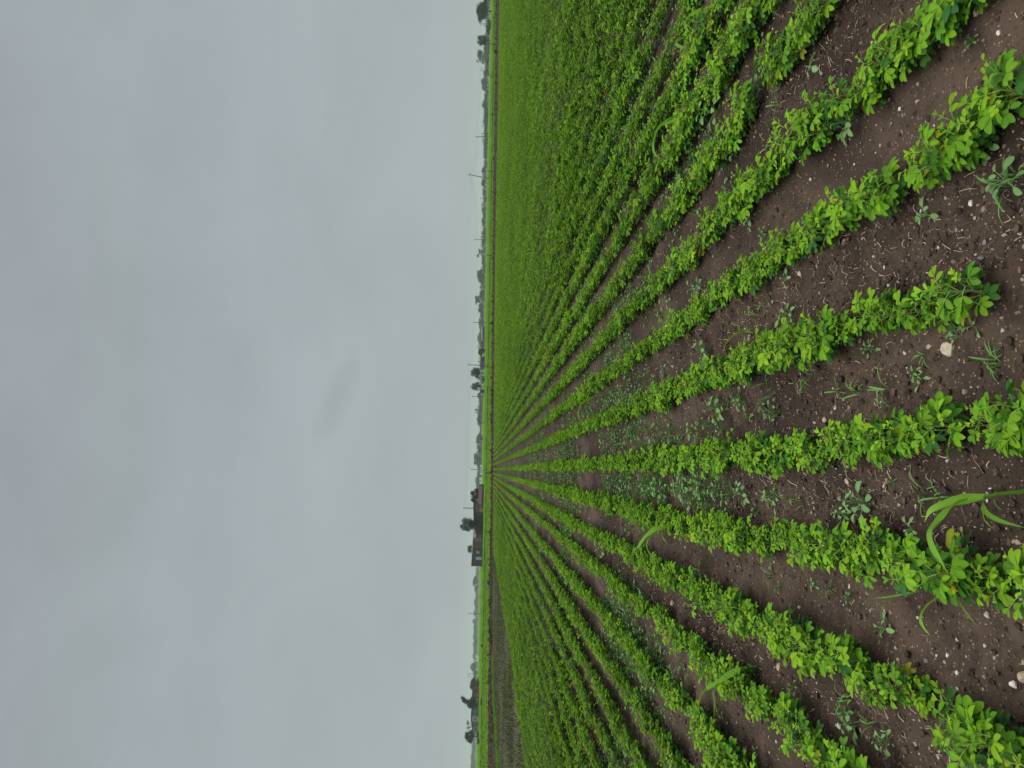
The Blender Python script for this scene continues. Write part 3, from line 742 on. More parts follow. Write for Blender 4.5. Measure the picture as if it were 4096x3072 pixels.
grasses = [(3340, 1565, 1.3), (3425, 1575, 1.5), (3545, 1560, 1.6), (3690, 1420, .9), (3960, 1440, 1.2), (3985, 1455, 1.0), (3245, 1505, 1.6), (3265, 1780, .9), (3690, 1965, 1.4), (3765, 1990, 1.2), (3150, 2000, 1.4), (3195, 2015, 1.2), (3060, 1975, 1.2), (3115, 1015, 1.6), (3010, 1330, 1.5),
 (3030, 1260, 1.5), (3575, 1930, .8), (3090, 2300, 1.3), (3320, 2350, 1.0), (3110, 545, 1.4), (3230, 620, 1.2), (3130, 420, 1.3), (4030, 750, 1.6), (4060, 700, 1.3), (2770, 1310, 1.8), (2660, 1330, 1.8), (2545, 1140, 1.8), (2720, 2050, 1.3), (2800, 1990, 1.3),
 (2430, 1960, 1.8), (2330, 1900, 1.8), (2510, 2330, 1.9), (2610, 2420, 1.6), (2900, 2130, 1.2), (3395, 2800, 1.4), (3500, 2900, 1.3), (2800, 2280, 1.4), (2480, 1920, 1.5)]
for x, y, s_ in grasses:
    g = ground(x, y); items.append((g[0], g[1], 'grass', s_))
items.sort(key=lambda a: a[1])
wc = {}
DESC = {'rosette': 'grey-green rosette weed', 'rosette2': 'pale seedling weed', 'tall': 'bushy broad-leaved weed', 'pair': 'four-leaved seedling', 'sprig': 'upright weed sprig', 'grass': 'narrow-bladed grass tuft'}
for i, (X, Y, kd, s_) in enumerate(items):
    g = int(gap_of(np.array([X]), np.array([Y]))[0]); key = (g, kd); n = wc.get(key, 0); wc[key] = n + 1
    z = float(soil_z(np.array([X]), np.array([Y]))[0]) - .002
    lab = f"{DESC[kd]}, {ordinal(n)} from the right {place_label(g)}"
    if kd == 'grass':
        o = mobj('grass_weed', GRASS[i % 5], None, (X, Y, z), rng.uniform(0, 6.28)); tag(o, lab, 'grass weed', 'grass weeds between the rows')
    else:
        f_, s2, _ = WEED[kd, i % 3]
        o = empty('broadleaf_weed', (X, Y, z), rng.uniform(0, 6.28)); mobj('foliage', f_, o); mobj('stem', s2, o); tag(o, lab, 'weed', 'broad-leaved weeds between the rows')
    o.scale = (s_, s_, s_)
# dense weed cover further along the gaps, one object
Vs, Qs, Cs, nv = [], [], [], 0
n = 60000; Y = 2.6 * (48 / 2.6) ** (rng.random(n)); X = (Y * rng.uniform(-.6, .75, n))
kk = (X - row_x(0, Y)) / .33; ingap = np.abs(kk - np.floor(kk) - .5) < .36
den = np.clip((vnoise(X * 1.7, Y * .55, 51) - .38) * 2.4, 0, 1) * np.clip((Y - 2.6) / 5.5, .06, .75)
keep = ingap & (rng.random(n) < den) & inside_field(X, Y, .5); X, Y = X[keep], Y[keep]; n = len(X)
z = soil_z(X, Y, False) * np.clip((30 - Y) / 20, 0, 1)
reps = 6
Xr = np.repeat(X, reps) + rng.normal(0, .025, n * reps); Yr = np.repeat(Y, reps) + rng.normal(0, .03, n * reps); zr = np.repeat(z, reps)
a = rng.uniform(0, 6.28, n * reps); el = rng.uniform(.1, 1.25, n * reps); nar = rng.random(n * reps) < .55
ln = np.where(nar, rng.uniform(.03, .075, n * reps), rng.uniform(.016, .034, n * reps)) * (1 + Yr * .012); wd = np.where(nar, .0045, .013) * rng.uniform(.7, 1.3, n * reps) * (1 + Yr * .03)
col = np.where(nar[:, None], np.array([.10, .225, .055])[None], G1[None]) * rng.uniform(.7, 1.25, (n * reps, 1))
Lf = dict(pos=np.stack([Xr, Yr, zr + np.where(nar, .003, rng.uniform(.006, .04, n * reps))], 1), dir=np.stack([np.cos(a) * np.cos(el), np.sin(a) * np.cos(el), np.where(nar, np.sin(el), .1)], 1),
          nrm=np.stack([rng.normal(0, .3, n * reps), rng.normal(0, .3, n * reps), np.ones(n * reps)], 1), len=ln, wid=wd, col=col)
V, Q, _, C = leaves_to_mesh(Lf, 1)
tag(mobj('weed_cover', np_mesh('weed_cover', V, [Q], [M_weed], C)), 'grey-green carpet of small weeds and grass between the crop rows', 'weeds', kind='stuff')

# ------------------------------------------------------------------ maize seedlings among the crop
def maize(foot, stem, leaves, label, width, dep_jit=.0, col=(.16, .33, .035), stem_r=.006):
    g = ground(*foot); dep = (g - C0) @ Fw
    z = float(soil_z(np.array([g[0]]), np.array([g[1]]))[0])
    root = np.array([g[0], g[1], z]); o = empty('maize_seedling', root); tag(o, label, 'maize plant', 'maize seedlings growing among the peanut rows')
    r = np.random.default_rng(int(foot[0] + foot[1]))
    if stem:
        P = np.vstack([[0, 0, -.01], [at(x, y, dep) - root for x, y in stem]])
        mb = MB(); mb.tube(smooth_curve(P, 8), np.linspace(stem_r, stem_r * .75, 8), 8, np.array(col) * 1.25, cap=False); mb.build('stem', M_maize, o, True)
    for pts, wd, dd, cc in leaves:
        P = [at(x, y, dep + dd * i / (len(pts) - 1)) - root for i, (x, y) in enumerate(pts)]
        mb = MB(); blade_strip(mb, smooth_curve(P, 22), wd * dep / F_PX, np.array(col) * cc, .22, .07); mb.build('leaf', M_maize, o, True)
maize((4085, 1962), [(4000, 1975), (3935, 1988)],
      [([(3960, 1984), (3880, 1996), (3790, 2016), (3725, 2045), (3698, 2090)], 46, .05, 1.15), ([(3870, 2000), (3810, 2028), (3765, 2085), (3727, 2130), (3738, 2190), (3765, 2240), (3795, 2300)], 56, -.06, .92),
       ([(3940, 1990), (3934, 2022), (3960, 2058), (4010, 2085), (4105, 2112)], 30, -.12, .72), ([(3990, 1976), (3978, 2000), (3992, 2028), (4012, 2042)], 12, -.05, .75), ([(3936, 2015), (3938, 2075), (3975, 2118)], 10, -.05, .72)],
      'tall maize seedling with long arching leaves on bare soil at the right edge', 46, stem_r=.0042)
maize((3870, 2345), [(3850, 2368)],
      [([(3860, 2365), (3800, 2378), (3740, 2400), (3697, 2440), (3686, 2480), (3700, 2515), (3722, 2545)], 30, -.10, 1.15), ([(3850, 2368), (3832, 2386), (3845, 2420), (3878, 2465), (3915, 2508)], 14, -.12, .75)],
      'maize seedling with one drooping blade in the first row below the central row', 30, stem_r=.004)
maize((3660, 2362), [(3640, 2374)], [([(3650, 2370), (3590, 2382), (3540, 2390), (3492, 2393)], 9, .05, 1.0), ([(3570, 2386), (3540, 2415), (3526, 2450), (3528, 2488)], 10, -.06, .85)],
      'thin grassy maize shoot with two fine blades left of the drooping one', 9, stem_r=.003)
maize((2700, 2098), [(2670, 2106)], [([(2690, 2102), (2640, 2114), (2595, 2140), (2562, 2178), (2543, 2205)], 34, .1, 1.0), ([(2640, 2118), (2600, 2150), (2590, 2190), (2612, 2226), (2640, 2245)], 18, -.1, .8), ([(2660, 2105), (2650, 2140), (2672, 2180)], 14, -.1, .75)],
      'maize seedling leaning out of the first row below the central row, halfway to the path', 34)
maize((2770, 440), [(2735, 455)], [([(2760, 445), (2700, 472), (2650, 500), (2625, 535), (2616, 580), (2622, 615), (2638, 630)], 34, -.1, .95), ([(2720, 465), (2690, 485), (2640, 505)], 34, .05, 1.1), ([(2705, 470), (2716, 490), (2733, 508)], 22, -.1, .85)],
      'maize seedling with a twisted blade in the upper rows, below the other upper one', 34)
maize((2850, 40), [(2825, 46)], [([(2845, 42), (2800, 50), (2765, 62), (2742, 84)], 30, .05, 1.05), ([(2760, 64), (2744, 90), (2752, 122), (2778, 152)], 26, -.1, .8), ([(2735, 150), (2706, 168), (2718, 184), (2745, 190)], 20, -.1, .85)],
      'maize seedling with pale curled blades near the top edge of the photo', 30)
maize((3020, 2662), [(2985, 2678)], [([(3010, 2668), (2940, 2690), (2880, 2728), (2835, 2752), (2806, 2770)], 32, .08, 1.05), ([(2880, 2735), (2858, 2766), (2862, 2815), (2854, 2868)], 26, -.12, .8), ([(2830, 2755), (2806, 2780), (2797, 2825), (2796, 2866)], 20, -.12, .85)],
      'maize seedling with two hanging blades in the lower rows of the photo', 32)
maize((2395, 1585), [(2375, 1592)], [([(2385, 1588), (2350, 1602), (2325, 1622), (2315, 1655), (2324, 1690)], 24, -.2, .8), ([(2370, 1595), (2360, 1625), (2375, 1655)], 12, -.15, .8)],
      'maize seedling in the first row above the central row, the furthest one', 24)
maize((3000, 1312), [(2975, 1325)], [([(2985, 1320), (2940, 1340), (2910, 1368), (2897, 1395), (2893, 1420)], 16, -.1, .85), ([(2960, 1330), (2950, 1300), (2935, 1285)], 9, 0, .85)],
      'slim maize shoot bending out of the first row above the central row', 16, stem_r=.003)

# ------------------------------------------------------------------ path side: clods, weeds, stakes, bushes
def stuff_blades(name, X, Y, z, hmin, hmax, wmin, wmax, cols, label, cat):
    n = len(X); a = rng.uniform(0, 6.28, n); lean = rng.uniform(.1, .8, n)
    Lf = dict(pos=np.stack([X, Y, z], 1), dir=np.stack([np.cos(a) * lean, np.sin(a) * lean, np.ones(n)], 1), nrm=np.stack([np.cos(a + 2), np.sin(a + 2), np.full(n, .3)], 1),
              len=rng.uniform(hmin, hmax, n), wid=rng.uniform(wmin, wmax, n), col=np.asarray(cols)[rng.integers(0, len(cols), n)] * rng.uniform(.75, 1.25, (n, 1)))
    V, Q, _, C = leaves_to_mesh(Lf, 2)
    return tag(mobj(name, np_mesh(name, V, [Q], [M_weed], C)), label, cat, kind='stuff')
def along(pxs, n, jit):
    P = np.array([ground(*p)[:2] for p in pxs]); d = np.r_[0, np.cumsum(np.hypot(*np.diff(P, axis=0).T))]
    u = rng.uniform(0, d[-1], n); return np.interp(u, d, P[:, 0]) + rng.normal(0, jit, n), np.interp(u, d, P[:, 1]) + rng.normal(0, jit, n)
def in_poly(n, pa, pb, zb=0.0):
    """random points between two ground polylines with the same number of points"""
    A = np.array([ground(*p)[:2] for p in pa]); B = np.array([ground(*p, zb)[:2] for p in pb]); u = rng.uniform(0, len(A) - 1, n); v = rng.random(n)
    i = u.astype(int); f = (u - i)[:, None]; a = A[i] * (1 - f) + A[i + 1] * f; b = B[i] * (1 - f) + B[i + 1] * f
    P = a * (1 - v[:, None]) + b * v[:, None]; return P[:, 0], P[:, 1]
X, Y = in_poly(48000, strip_near_px, stub_near_px, .125)
nn_ = vnoise(X * .5, Y * .5, 61); k = rng.random(len(X)) < np.clip((nn_ - .25) * 1.6, .12, 1)
stuff_blades('stubble', X[k], Y[k], np.full(k.sum(), .006), .03, .12, .012, .05, [(.12, .125, .07), (.15, .14, .085), (.085, .125, .04), (.075, .07, .05), (.10, .17, .04)], 'brownish stubble and sparse weeds on the fallow plot', 'stubble')
X, Y = along([(1972, 2640), (1976, 2760), (1983, 2860), (1996, 3072), (2014, 3400)], 9000, .28)
stuff_blades('grass_verge', X, Y, np.full(len(X), .01), .05, .14, .02, .06, [(.15, .31, .03), (.12, .26, .025)], 'bright green grass verge between the path and the fallow plot', 'grass')
X, Y = along(far_edge_px, 7000, .35)
stuff_blades('path_grass', X, Y, np.full(len(X), .02), .03, .09, .03, .08, [(.09, .20, .02), (.06, .14, .02), (.10, .24, .02)], 'weedy grass along the far edge of the dirt path', 'grass')
# standing crop of the field behind the path
n = 60000; D = np.sqrt(rng.uniform(60 ** 2, 127 ** 2, n)); yy = rng.uniform(-450, 3450, n)
P = np.array([base_at(a_, b_) for a_, b_ in zip(yy, D)])
far_lim = np.array([ground(*p)[:2] for p in far_edge_px]); fd = np.arctan2(far_lim[:, 0], far_lim[:, 1]); fr = np.hypot(far_lim[:, 0], far_lim[:, 1]); o_ = np.argsort(fd)
k = np.hypot(P[:, 0], P[:, 1]) > np.interp(np.arctan2(P[:, 0], P[:, 1]), fd[o_], fr[o_]) + .2
m_ = int(k.sum()); a = rng.uniform(0, 6.28, m_)
Lf = dict(pos=np.stack([P[k, 0], P[k, 1], rng.uniform(.05, .11, m_)], 1), dir=np.stack([np.cos(a), np.sin(a), rng.uniform(-.1, .25, m_)], 1), nrm=np.stack([rng.normal(0, .25, m_), rng.normal(0, .25, m_), np.ones(m_)], 1),
          len=rng.uniform(.10, .28, m_), wid=rng.uniform(.08, .22, m_), col=np.array([(.112, .215, .008), (.095, .19, .008), (.070, .145, .008)])[rng.integers(0, 3, m_)] * rng.uniform(.8, 1.2, (m_, 1)))
V, Q, _, C = leaves_to_mesh(Lf, 2)
tag(mobj('young_crop', np_mesh('young_crop', V, [Q], [M_weed], C)), 'smooth bright green young crop beyond the dirt path', 'crop', kind='stuff')
# clods of the path
X, Y = in_poly(5200, far_edge_px, [(x + 1, y) for x, y in
    [(2002, -500), (2000, -200), (1998, 0), (1993, 400), (1985, 800), (1980, 1200), (1977, 1600), (1974, 2000), (1970, 2300), (1970, 2700), (1989, 3072), (2010, 3420)]])
n = len(X); sz = rng.uniform(.02, .07, n) + .09 * (rng.random(n) < .05)
V = ICO_V[None] * rng.uniform(.6, 1.3, (n, len(ICO_V), 1)) * sz[:, None, None]; V[..., 0] += X[:, None]; V[..., 1] += Y[:, None]; V[..., 2] += (.060 + sz * .3)[:, None]
pal = np.array([(.045, .032, .020), (.03, .022, .014), (.060, .044, .028), (.10, .08, .055)]); pc = pal[rng.choice(4, n, p=[.4, .35, .2, .05])]
Fq = (ICO_F[None] + (np.arange(n) * len(ICO_V))[:, None, None]).reshape(-1, 3)
tag(mobj('clods', np_mesh('clods', V.reshape(-1, 3), [Fq], [M_stone], np.repeat(pc, len(ICO_V), 0))), 'dark earth clods along the dirt path', 'earth clods', kind='stuff')

def foliage_cloud(seed, blobs, n, leaf, cols, gap=.0):
    """leaf clumps through a set of ellipsoids (cx, cy, cz, rx, ry, rz)"""
    r = np.random.default_rng(seed); blobs = np.asarray(blobs, float); vol = np.cbrt(blobs[:, 3] * blobs[:, 4] * blobs[:, 5]) ** 2; b = r.choice(len(blobs), n, p=vol / vol.sum())
    d = norm(r.normal(size=(n, 3))); rad = r.random(n) ** (1 / 2.2)
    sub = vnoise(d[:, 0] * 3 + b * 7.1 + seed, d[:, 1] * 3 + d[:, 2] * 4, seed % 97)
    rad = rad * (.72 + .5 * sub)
    P = blobs[b, :3] + d * rad[:, None] * blobs[b, 3:]
    k = (vnoise(P[:, 0] / (leaf * 5) + seed, P[:, 2] / (leaf * 5) + P[:, 1] / (leaf * 7), 5) > gap) & (P[:, 2] > 0)
    P, d, sub = P[k], d[k], sub[k]; m_ = len(P)
    dirs = norm(r.normal(size=(m_, 3)) + d * .5 - np.array([0, 0, .2])); nrm = norm(d + r.normal(0, .7, (m_, 3)) + np.array([0, 0, .4]))
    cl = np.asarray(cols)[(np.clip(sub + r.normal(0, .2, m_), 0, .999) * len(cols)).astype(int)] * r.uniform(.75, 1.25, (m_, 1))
    return leaves_to_mesh(dict(pos=P, dir=dirs, nrm=nrm, len=leaf * r.uniform(.7, 1.5, m_), wid=leaf * r.uniform(.5, 1.0, m_), col=cl), 2)
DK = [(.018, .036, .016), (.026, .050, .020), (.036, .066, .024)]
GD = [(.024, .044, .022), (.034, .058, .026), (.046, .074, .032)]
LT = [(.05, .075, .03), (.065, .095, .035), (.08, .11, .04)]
def bush(y, base_x, w_px, h_px, label, cols=DK, D=None, name='bush', spiky=False):
    D = D or F_PX * CAM_H / (base_x - horizon_x(y)); g = base_at(y, D); s_ = D / F_PX; W, H = w_px * s_, h_px * s_
    r = np.random.default_rng(int(y) + 11)
    bl = [(r.uniform(-.3, .3) * W, r.uniform(-.2, .2) * W, H * r.uniform(.25, .6), W * r.uniform(.18, .32), W * .28, H * r.uniform(.25, .4)) for _ in range(6)]
    V, Q, _, C = foliage_cloud(int(y) + 5, bl, 700, max(.05, W * .06), cols, .22)
    o = empty(name, g); mobj('foliage', np_mesh('foliage', V, [Q], [M_tree], C), o)
    mb = MB()
    for j in range(4): mb.tube([(0, 0, -.02), (r.uniform(-.2, .2) * W, r.uniform(-.2, .2) * W, H * .5), (r.uniform(-.4, .4) * W, r.uniform(-.3, .3) * W, H * .9)], (.02 * W, .012 * W, .004 * W), 4)
    mb.build('stem', M_bark, o)
    tag(o, label, 'bush', 'bushes along the path and in the fields'); return o
for y, bx_, w_, h_, lab in [
    (28, 1988, 10, 6, 'small dark weed clump on the path nearest the top edge of the photo'), (207, 1990, 16, 16, 'dark leafy bush on the path by a short stake in the upper part'), (1294, 1975, 14, 14, 'small bush at the foot of the thick leaning stake'),
    (1562, 1975, 18, 16, 'round dark bush on the path just below a thin stake'), (1803, 1972, 20, 13, 'low green bush on the path above the central rows'), (1886, 1971, 14, 13, 'bush beside the stake where the rows converge'),
    (2130, 1965, 12, 10, 'small bush at the foot of the stake in front of the house'), (2256, 1966, 18, 13, 'low bush on the path in front of the grey block house'), (2328, 1963, 28, 16, 'spreading dark bush on the path below the grey block house'),
    (2420, 1966, 26, 9, 'flat weed clump at the short thin stake'), (2524, 1965, 22, 14, 'dark bush at the foot of the tall thin stake'), (2732, 1960, 12, 8, 'weed clump around the stake near the bottom of the photo')]:
    bush(y, bx_, w_, h_, lab)
for y, bx_, w_, h_, lab in [(2803, 1930, 32, 10, 'long dark bush standing in the far green field near the bottom of the photo'), (2584, 1932, 16, 11, 'small dark bush standing in the far green field'), (2388, 1922, 9, 4, 'tiny dark bush at the hazy far end of the green field'),
                            (1692, 1939, 14, 4, 'flat dark bush in the field above the converging rows'), (1910, 1948, 14, 4, 'low dark bush on the field bund beside the converging rows'), (2950, 1935, 14, 6, 'faint dark weed clump in the bright field near the bottom edge')]:
    bush(y, bx_, w_, h_, lab)

def stake(y_top, x_top, y_base, x_base, w_px, label, mid=None, prong=False):
    D = F_PX * CAM_H / (x_base - horizon_x(y_base)); root = base_at(y_base, D)
    P = [np.array([0, 0, -.05])] + ([at(mid[0], mid[1], D) - root] if mid else []) + [at(x_top, y_top, D) - root]
    if mid is None:
        c = (P[0] + P[-1]) / 2 + R0 * .02; P = [P[0], c, P[-1]]
    P = smooth_curve(P, 9); r0 = w_px * D / F_PX * .5; mb = MB(); mb.tube(P, np.linspace(r0, r0 * .75, 9) * (1 + .15 * np.sin(np.arange(9) * 2.1)), 6)
    if prong: mb.tube([P[-2], P[-2] + R0 * .12 + np.array([0, 0, .1])], (r0 * .8, r0 * .5), 5)
    o = mobj('wooden_stake', mb.mesh('wooden_stake', [M_wood], True), None, root); tag(o, label, 'stake', 'wooden stakes along the dirt path'); return o
vx = lambda v: 1800 + v * .2412
stake(70, vx(702), 70, vx(775), 2.2, 'faint thin stake beyond the path, first from the top edge of the photo')
stake(174, vx(650), 178, vx(765), 3.0, 'dark thick-headed stake beyond the path, second from the top edge of the photo')
stake(203, vx(715), 204, vx(775), 3.0, 'short dark stake beside the leafy bush, third from the top edge of the photo')
stake(243, vx(622), 308, vx(705), 2.4, 'long thin stick bent in an arch in the upper field', mid=(vx(618), 285))
stake(460, vx(655), 456, vx(752), 3.0, 'dark stake at the path edge below the arched stick')
stake(684, vx(630), 688, vx(722), 2.6, 'thin stake at the path edge next to the leaning pole')
stake(1020, vx(595), 1024, vx(722), 2.8, 'tall thin stake at the path edge between two single poles')
stake(1294, vx(648), 1294, vx(714), 5.0, 'thick blackish stake rising from a bush at the path edge')
stake(1466, vx(584), 1472, vx(714), 3.2, 'tall slanting stake in front of the dark roadside trees', mid=(vx(650), 1468))
stake(1548, vx(610), 1550, vx(702), 3.0, 'thin stake just above the round dark bush')
stake(1677, vx(632), 1675, vx(716), 3.6, 'dark stake at the path edge above the converging rows')
stake(1893, vx(600), 1893, vx(702), 4.0, 'forked stake standing where the crop rows converge', prong=True)
stake(2127, vx(584), 2127, vx(682), 3.6, 'straight black stake in front of the long brick house')
stake(2419, vx(612), 2421, vx(694), 2.6, 'short bent stake with a flat weed clump at its foot')
stake(2524, vx(562), 2526, vx(684), 2.0, 'tall thin stake with a dark bush at its foot')
stake(2733, vx(545), 2732, vx(666), 3.2, 'dark stake at the path edge in front of the lower village')
stake(3067, vx(530), 3067, vx(642), 2.8, 'stake at the path edge nearest the bottom edge of the photo')

# ------------------------------------------------------------------ power poles and wires
def pole(y_top, x_top, y_base, D, label, w=3.0, arm=True):
    root = base_at(y_base, D); top = at(x_top, y_top, D) - root; r = w * D / F_PX * .5
    o = empty('power_pole', root); mb = MB(); mb.tube([(0, 0, -.1), top * .5, top], (r, r * .9, r * .75), 8); mb.build('shaft', M_pole, o)
    if arm:
        mb = MB(); a = top * .95; mb.box(a - R0 * .3 - FH * .04 + FH * -r * 1.5, R0 * .6, FH * .08, np.array([0, 0, .07])); mb.build('crossarm', M_pole, o)
        for s_ in (-.25, .25):
            mb = MB(); p = a + R0 * s_ - FH * r * 1.5 + np.array([0, 0, .07]); mb.tube([p, p + np.array([0, 0, .14]), p + np.array([0, 0, .2])], (.02, .035, .02), 6); mb.build('insulator', M_pole, o)
    tag(o, label, 'power pole', 'power poles across the far fields'); return root + top
tops = {}
tops[698] = pole(698, vx(308), 714, 208, 'tall dark power pole leaning clearly to one side, upper part of the horizon', 3.4)
tops[547] = pole(547, vx(425), 547, 300, 'plain upright pole standing between the arched stick and the leaning pole', 3.0)
pole(535, vx(510), 536, 420, 'thin faint post just above a plain upright pole', 1.8, False)
tops[792] = pole(792, vx(495), 793, 380, 'thin short post in the tree line, first below the leaning pole', 2.0, False)
tops[959] = pole(959, vx(405), 958, 300, 'slim upright pole rising from the tree line beside an airy crown', 2.6)
tops[1290] = pole(1290, vx(390), 1290, 262, 'upright pole in front of a rounded tree above the long white shed', 2.8)
tops[1460] = pole(1459, vx(293), 1462, 236, 'tall dark upright pole beside the pair of dark round trees', 3.4)
pole(1446, vx(470), 1446, 330, 'thin stub post on the dark roofs above the tall dark pole', 2.2, False)
tops[1587] = pole(1585, vx(370), 1588, 255, 'slim pole beside the small house with the dark window', 2.6)
tops[1879] = pole(1877, vx(350), 1881, 245, 'upright pole in front of the low white houses', 2.8)
tops[2032] = pole(2032, vx(219), 2034, 226, 'thick pole rising behind the grey brick house with the orange door', 4.0)
tops[2455] = pole(2454, vx(315), 2457, 262, 'lone slim pole on the hazy stretch below the grey block house', 2.4)
def hframe(y0, y1, x_top, D, label, legs_to=None):
    root = base_at((y0 + y1) / 2, D); o = empty('utility_frame', root)
    tl = at(x_top, y1, D) - root; trr = at(x_top, y0, D) - root; r = .05 * D / 250
    for p in (tl, trr):
        mb = MB(); mb.tube([(p[0], p[1], -.1), p * .5 + np.array([p[0], p[1], 0]) * .5, p], r, 6); mb.build('post', M_pole, o)
    for hgt in (1.0, .86, .72):
        mb = MB(); a = np.array([tl[0], tl[1], tl[2] * hgt]); b = np.array([trr[0], trr[1], trr[2] * hgt]); mb.tube([a, (a + b) / 2 + .001, b], r * .8, 5); mb.build('crossbar', M_pole, o)
    tag(o, label, 'utility frame', 'two-legged utility frames on the horizon')
hframe(93, 100, vx(498), 330, 'two-legged utility frame beside the big tree at the top edge of the photo')
hframe(272, 283, vx(505), 340, 'small square utility frame against the sky over the upper tree line')
hframe(1384, 1393, vx(450), 330, 'narrow utility frame between the long white shed and a dark shrubby tree')
hframe(2694, 2708, vx(292), 285, 'utility frame standing beside the dark dense tree at the lower village')
wire_pts = [(-250, vx(480), 330), (130, vx(470), 300), (547, vx(430), 300), (698, vx(318), 208), (959, vx(412), 300), (1290, vx(392), 262), (1460, vx(300), 236), (2032, vx(226), 226)]
for off, lab in ((0.0, 'upper of the two thin power wires strung from pole to pole'), (8.0, 'lower of the two thin power wires strung from pole to pole')):
    mb = MB()
    for (ya, xa, da), (yb, xb, db) in zip(wire_pts[:-1], wire_pts[1:]):
        A = at(xa + off, ya, da); B = at(xb + off, yb, db); t = np.linspace(0, 1, 14); ln_ = np.linalg.norm(B - A)
        P = A + (B - A) * t[:, None]; P[:, 2] -= 4 * t * (1 - t) * ln_ * .010; mb.tube(P, .014, 4, cap=False)
    tag(mb.build('power_wire', M_wire), lab, 'power wire', 'power wires between the poles')

# ------------------------------------------------------------------ trees along the horizon
def tree(y, x_top, w_px, D, kind, label, lobes=None, lean=0.0):
    if kind not in ('dark', 'thin') and 400 <= D < 1400: D = D * 1.75
    g = base_at(y, D); s_ = D / F_PX; p = at(x_top, y, D); H = p[2]; W = w_px * s_
    seed = abs(int(y * 7 + w_px)) + 3; r = np.random.default_rng(seed); cols = GD; n = 3200; gap = .12; trunk_f = .30
    bl = []
    if lobes:
        for (dy, xt, ww, hh) in lobes:      # offsets in photo pixels: dy, top, width, height
            q_ = at(xt + hh / 2, y + dy, D) - g; bl.append((q_[0], q_[1], q_[2], ww * s_ / 2, ww * s_ / 2, hh * s_ / 2))
        gap = .15; cols = DK; n = 5200
    elif kind in ('dense', 'dark', 'dome'):
        cols = DK if kind == 'dark' else GD; base = .18 if kind != 'dome' else .08
        bl.append((r.uniform(-.06, .06) * W, 0, H * .58, W * .33, W * .32, H * .36))
        for j in range(12):
            a = 2.4 * j + r.uniform(-.5, .5); hz__ = r.uniform(.34, .84); rr = W * .34 * math.sqrt(max(.06, 1 - ((hz__ - .46) / .46) ** 2)) * r.uniform(.75, 1.05); bl.append((math.cos(a) * rr, math.sin(a) * rr, H * hz__, W * r.uniform(.12, .2), W * .18, H * r.uniform(.10, .17)))
        gap = .16 if kind != 'dome' else .02
    elif kind == 'airy':
        for j in range(11):
            a = 2.4 * j; rr = W * .36 * math.sqrt((j + .5) / 11); bl.append((math.cos(a) * rr, math.sin(a) * rr, H * r.uniform(.45, .9), W * r.uniform(.12, .2), W * .18, H * r.uniform(.08, .14)))
        gap = .40; n = 2200
    elif kind == 'hedge':
        for j in range(8):
            bl.append((r.uniform(-.4, .4) * W, r.uniform(-.3, .3) * W, H * r.uniform(.25, .7), W * r.uniform(.18, .3), W * .3, H * r.uniform(.2, .3)))
        gap = .10; trunk_f = .15
    elif kind == 'thin':
        for j in range(7):
            a = 2.4 * j; bl.append((math.cos(a) * W * .3, math.sin(a) * W * .3, H * r.uniform(.5, .92), W * .14, W * .14, H * .10))
        gap = .45; n = 700; cols = [(.16, .15, .06), (.12, .13, .05), (.20, .18, .08)]
    V, Q, _, C = foliage_cloud(seed, bl, n, max(.10, .05 * W), cols, gap)
    # keep the outline at the height seen
    if not lobes: V[:, 2] = np.where(V[:, 2] > H, H - (V[:, 2] - H) * .3, V[:, 2])
    o = empty('tree', g); mobj('crown', np_mesh('crown', V, [Q], [M_tree], C), o)
    mb = MB(); tr = max(.05, .028 * W); mb.tube([(0, 0, -.1), (lean * .3, 0, H * .25), (lean * .6, 0, H * .5), (lean, 0, H * .8)], (tr * 1.3, tr, tr * .75, tr * .25), 7)
    for b in bl[:6]:
        mb.tube([(lean * .3, 0, H * trunk_f), (b[0] * .5, b[1] * .5, (H * trunk_f + b[2]) / 2), (b[0], b[1], b[2])], (tr * .55, tr * .4, tr * .15), 5)
    mb.build('trunk', M_bark, o)
    tag(o, label, 'tree', 'trees along the horizon'); return o
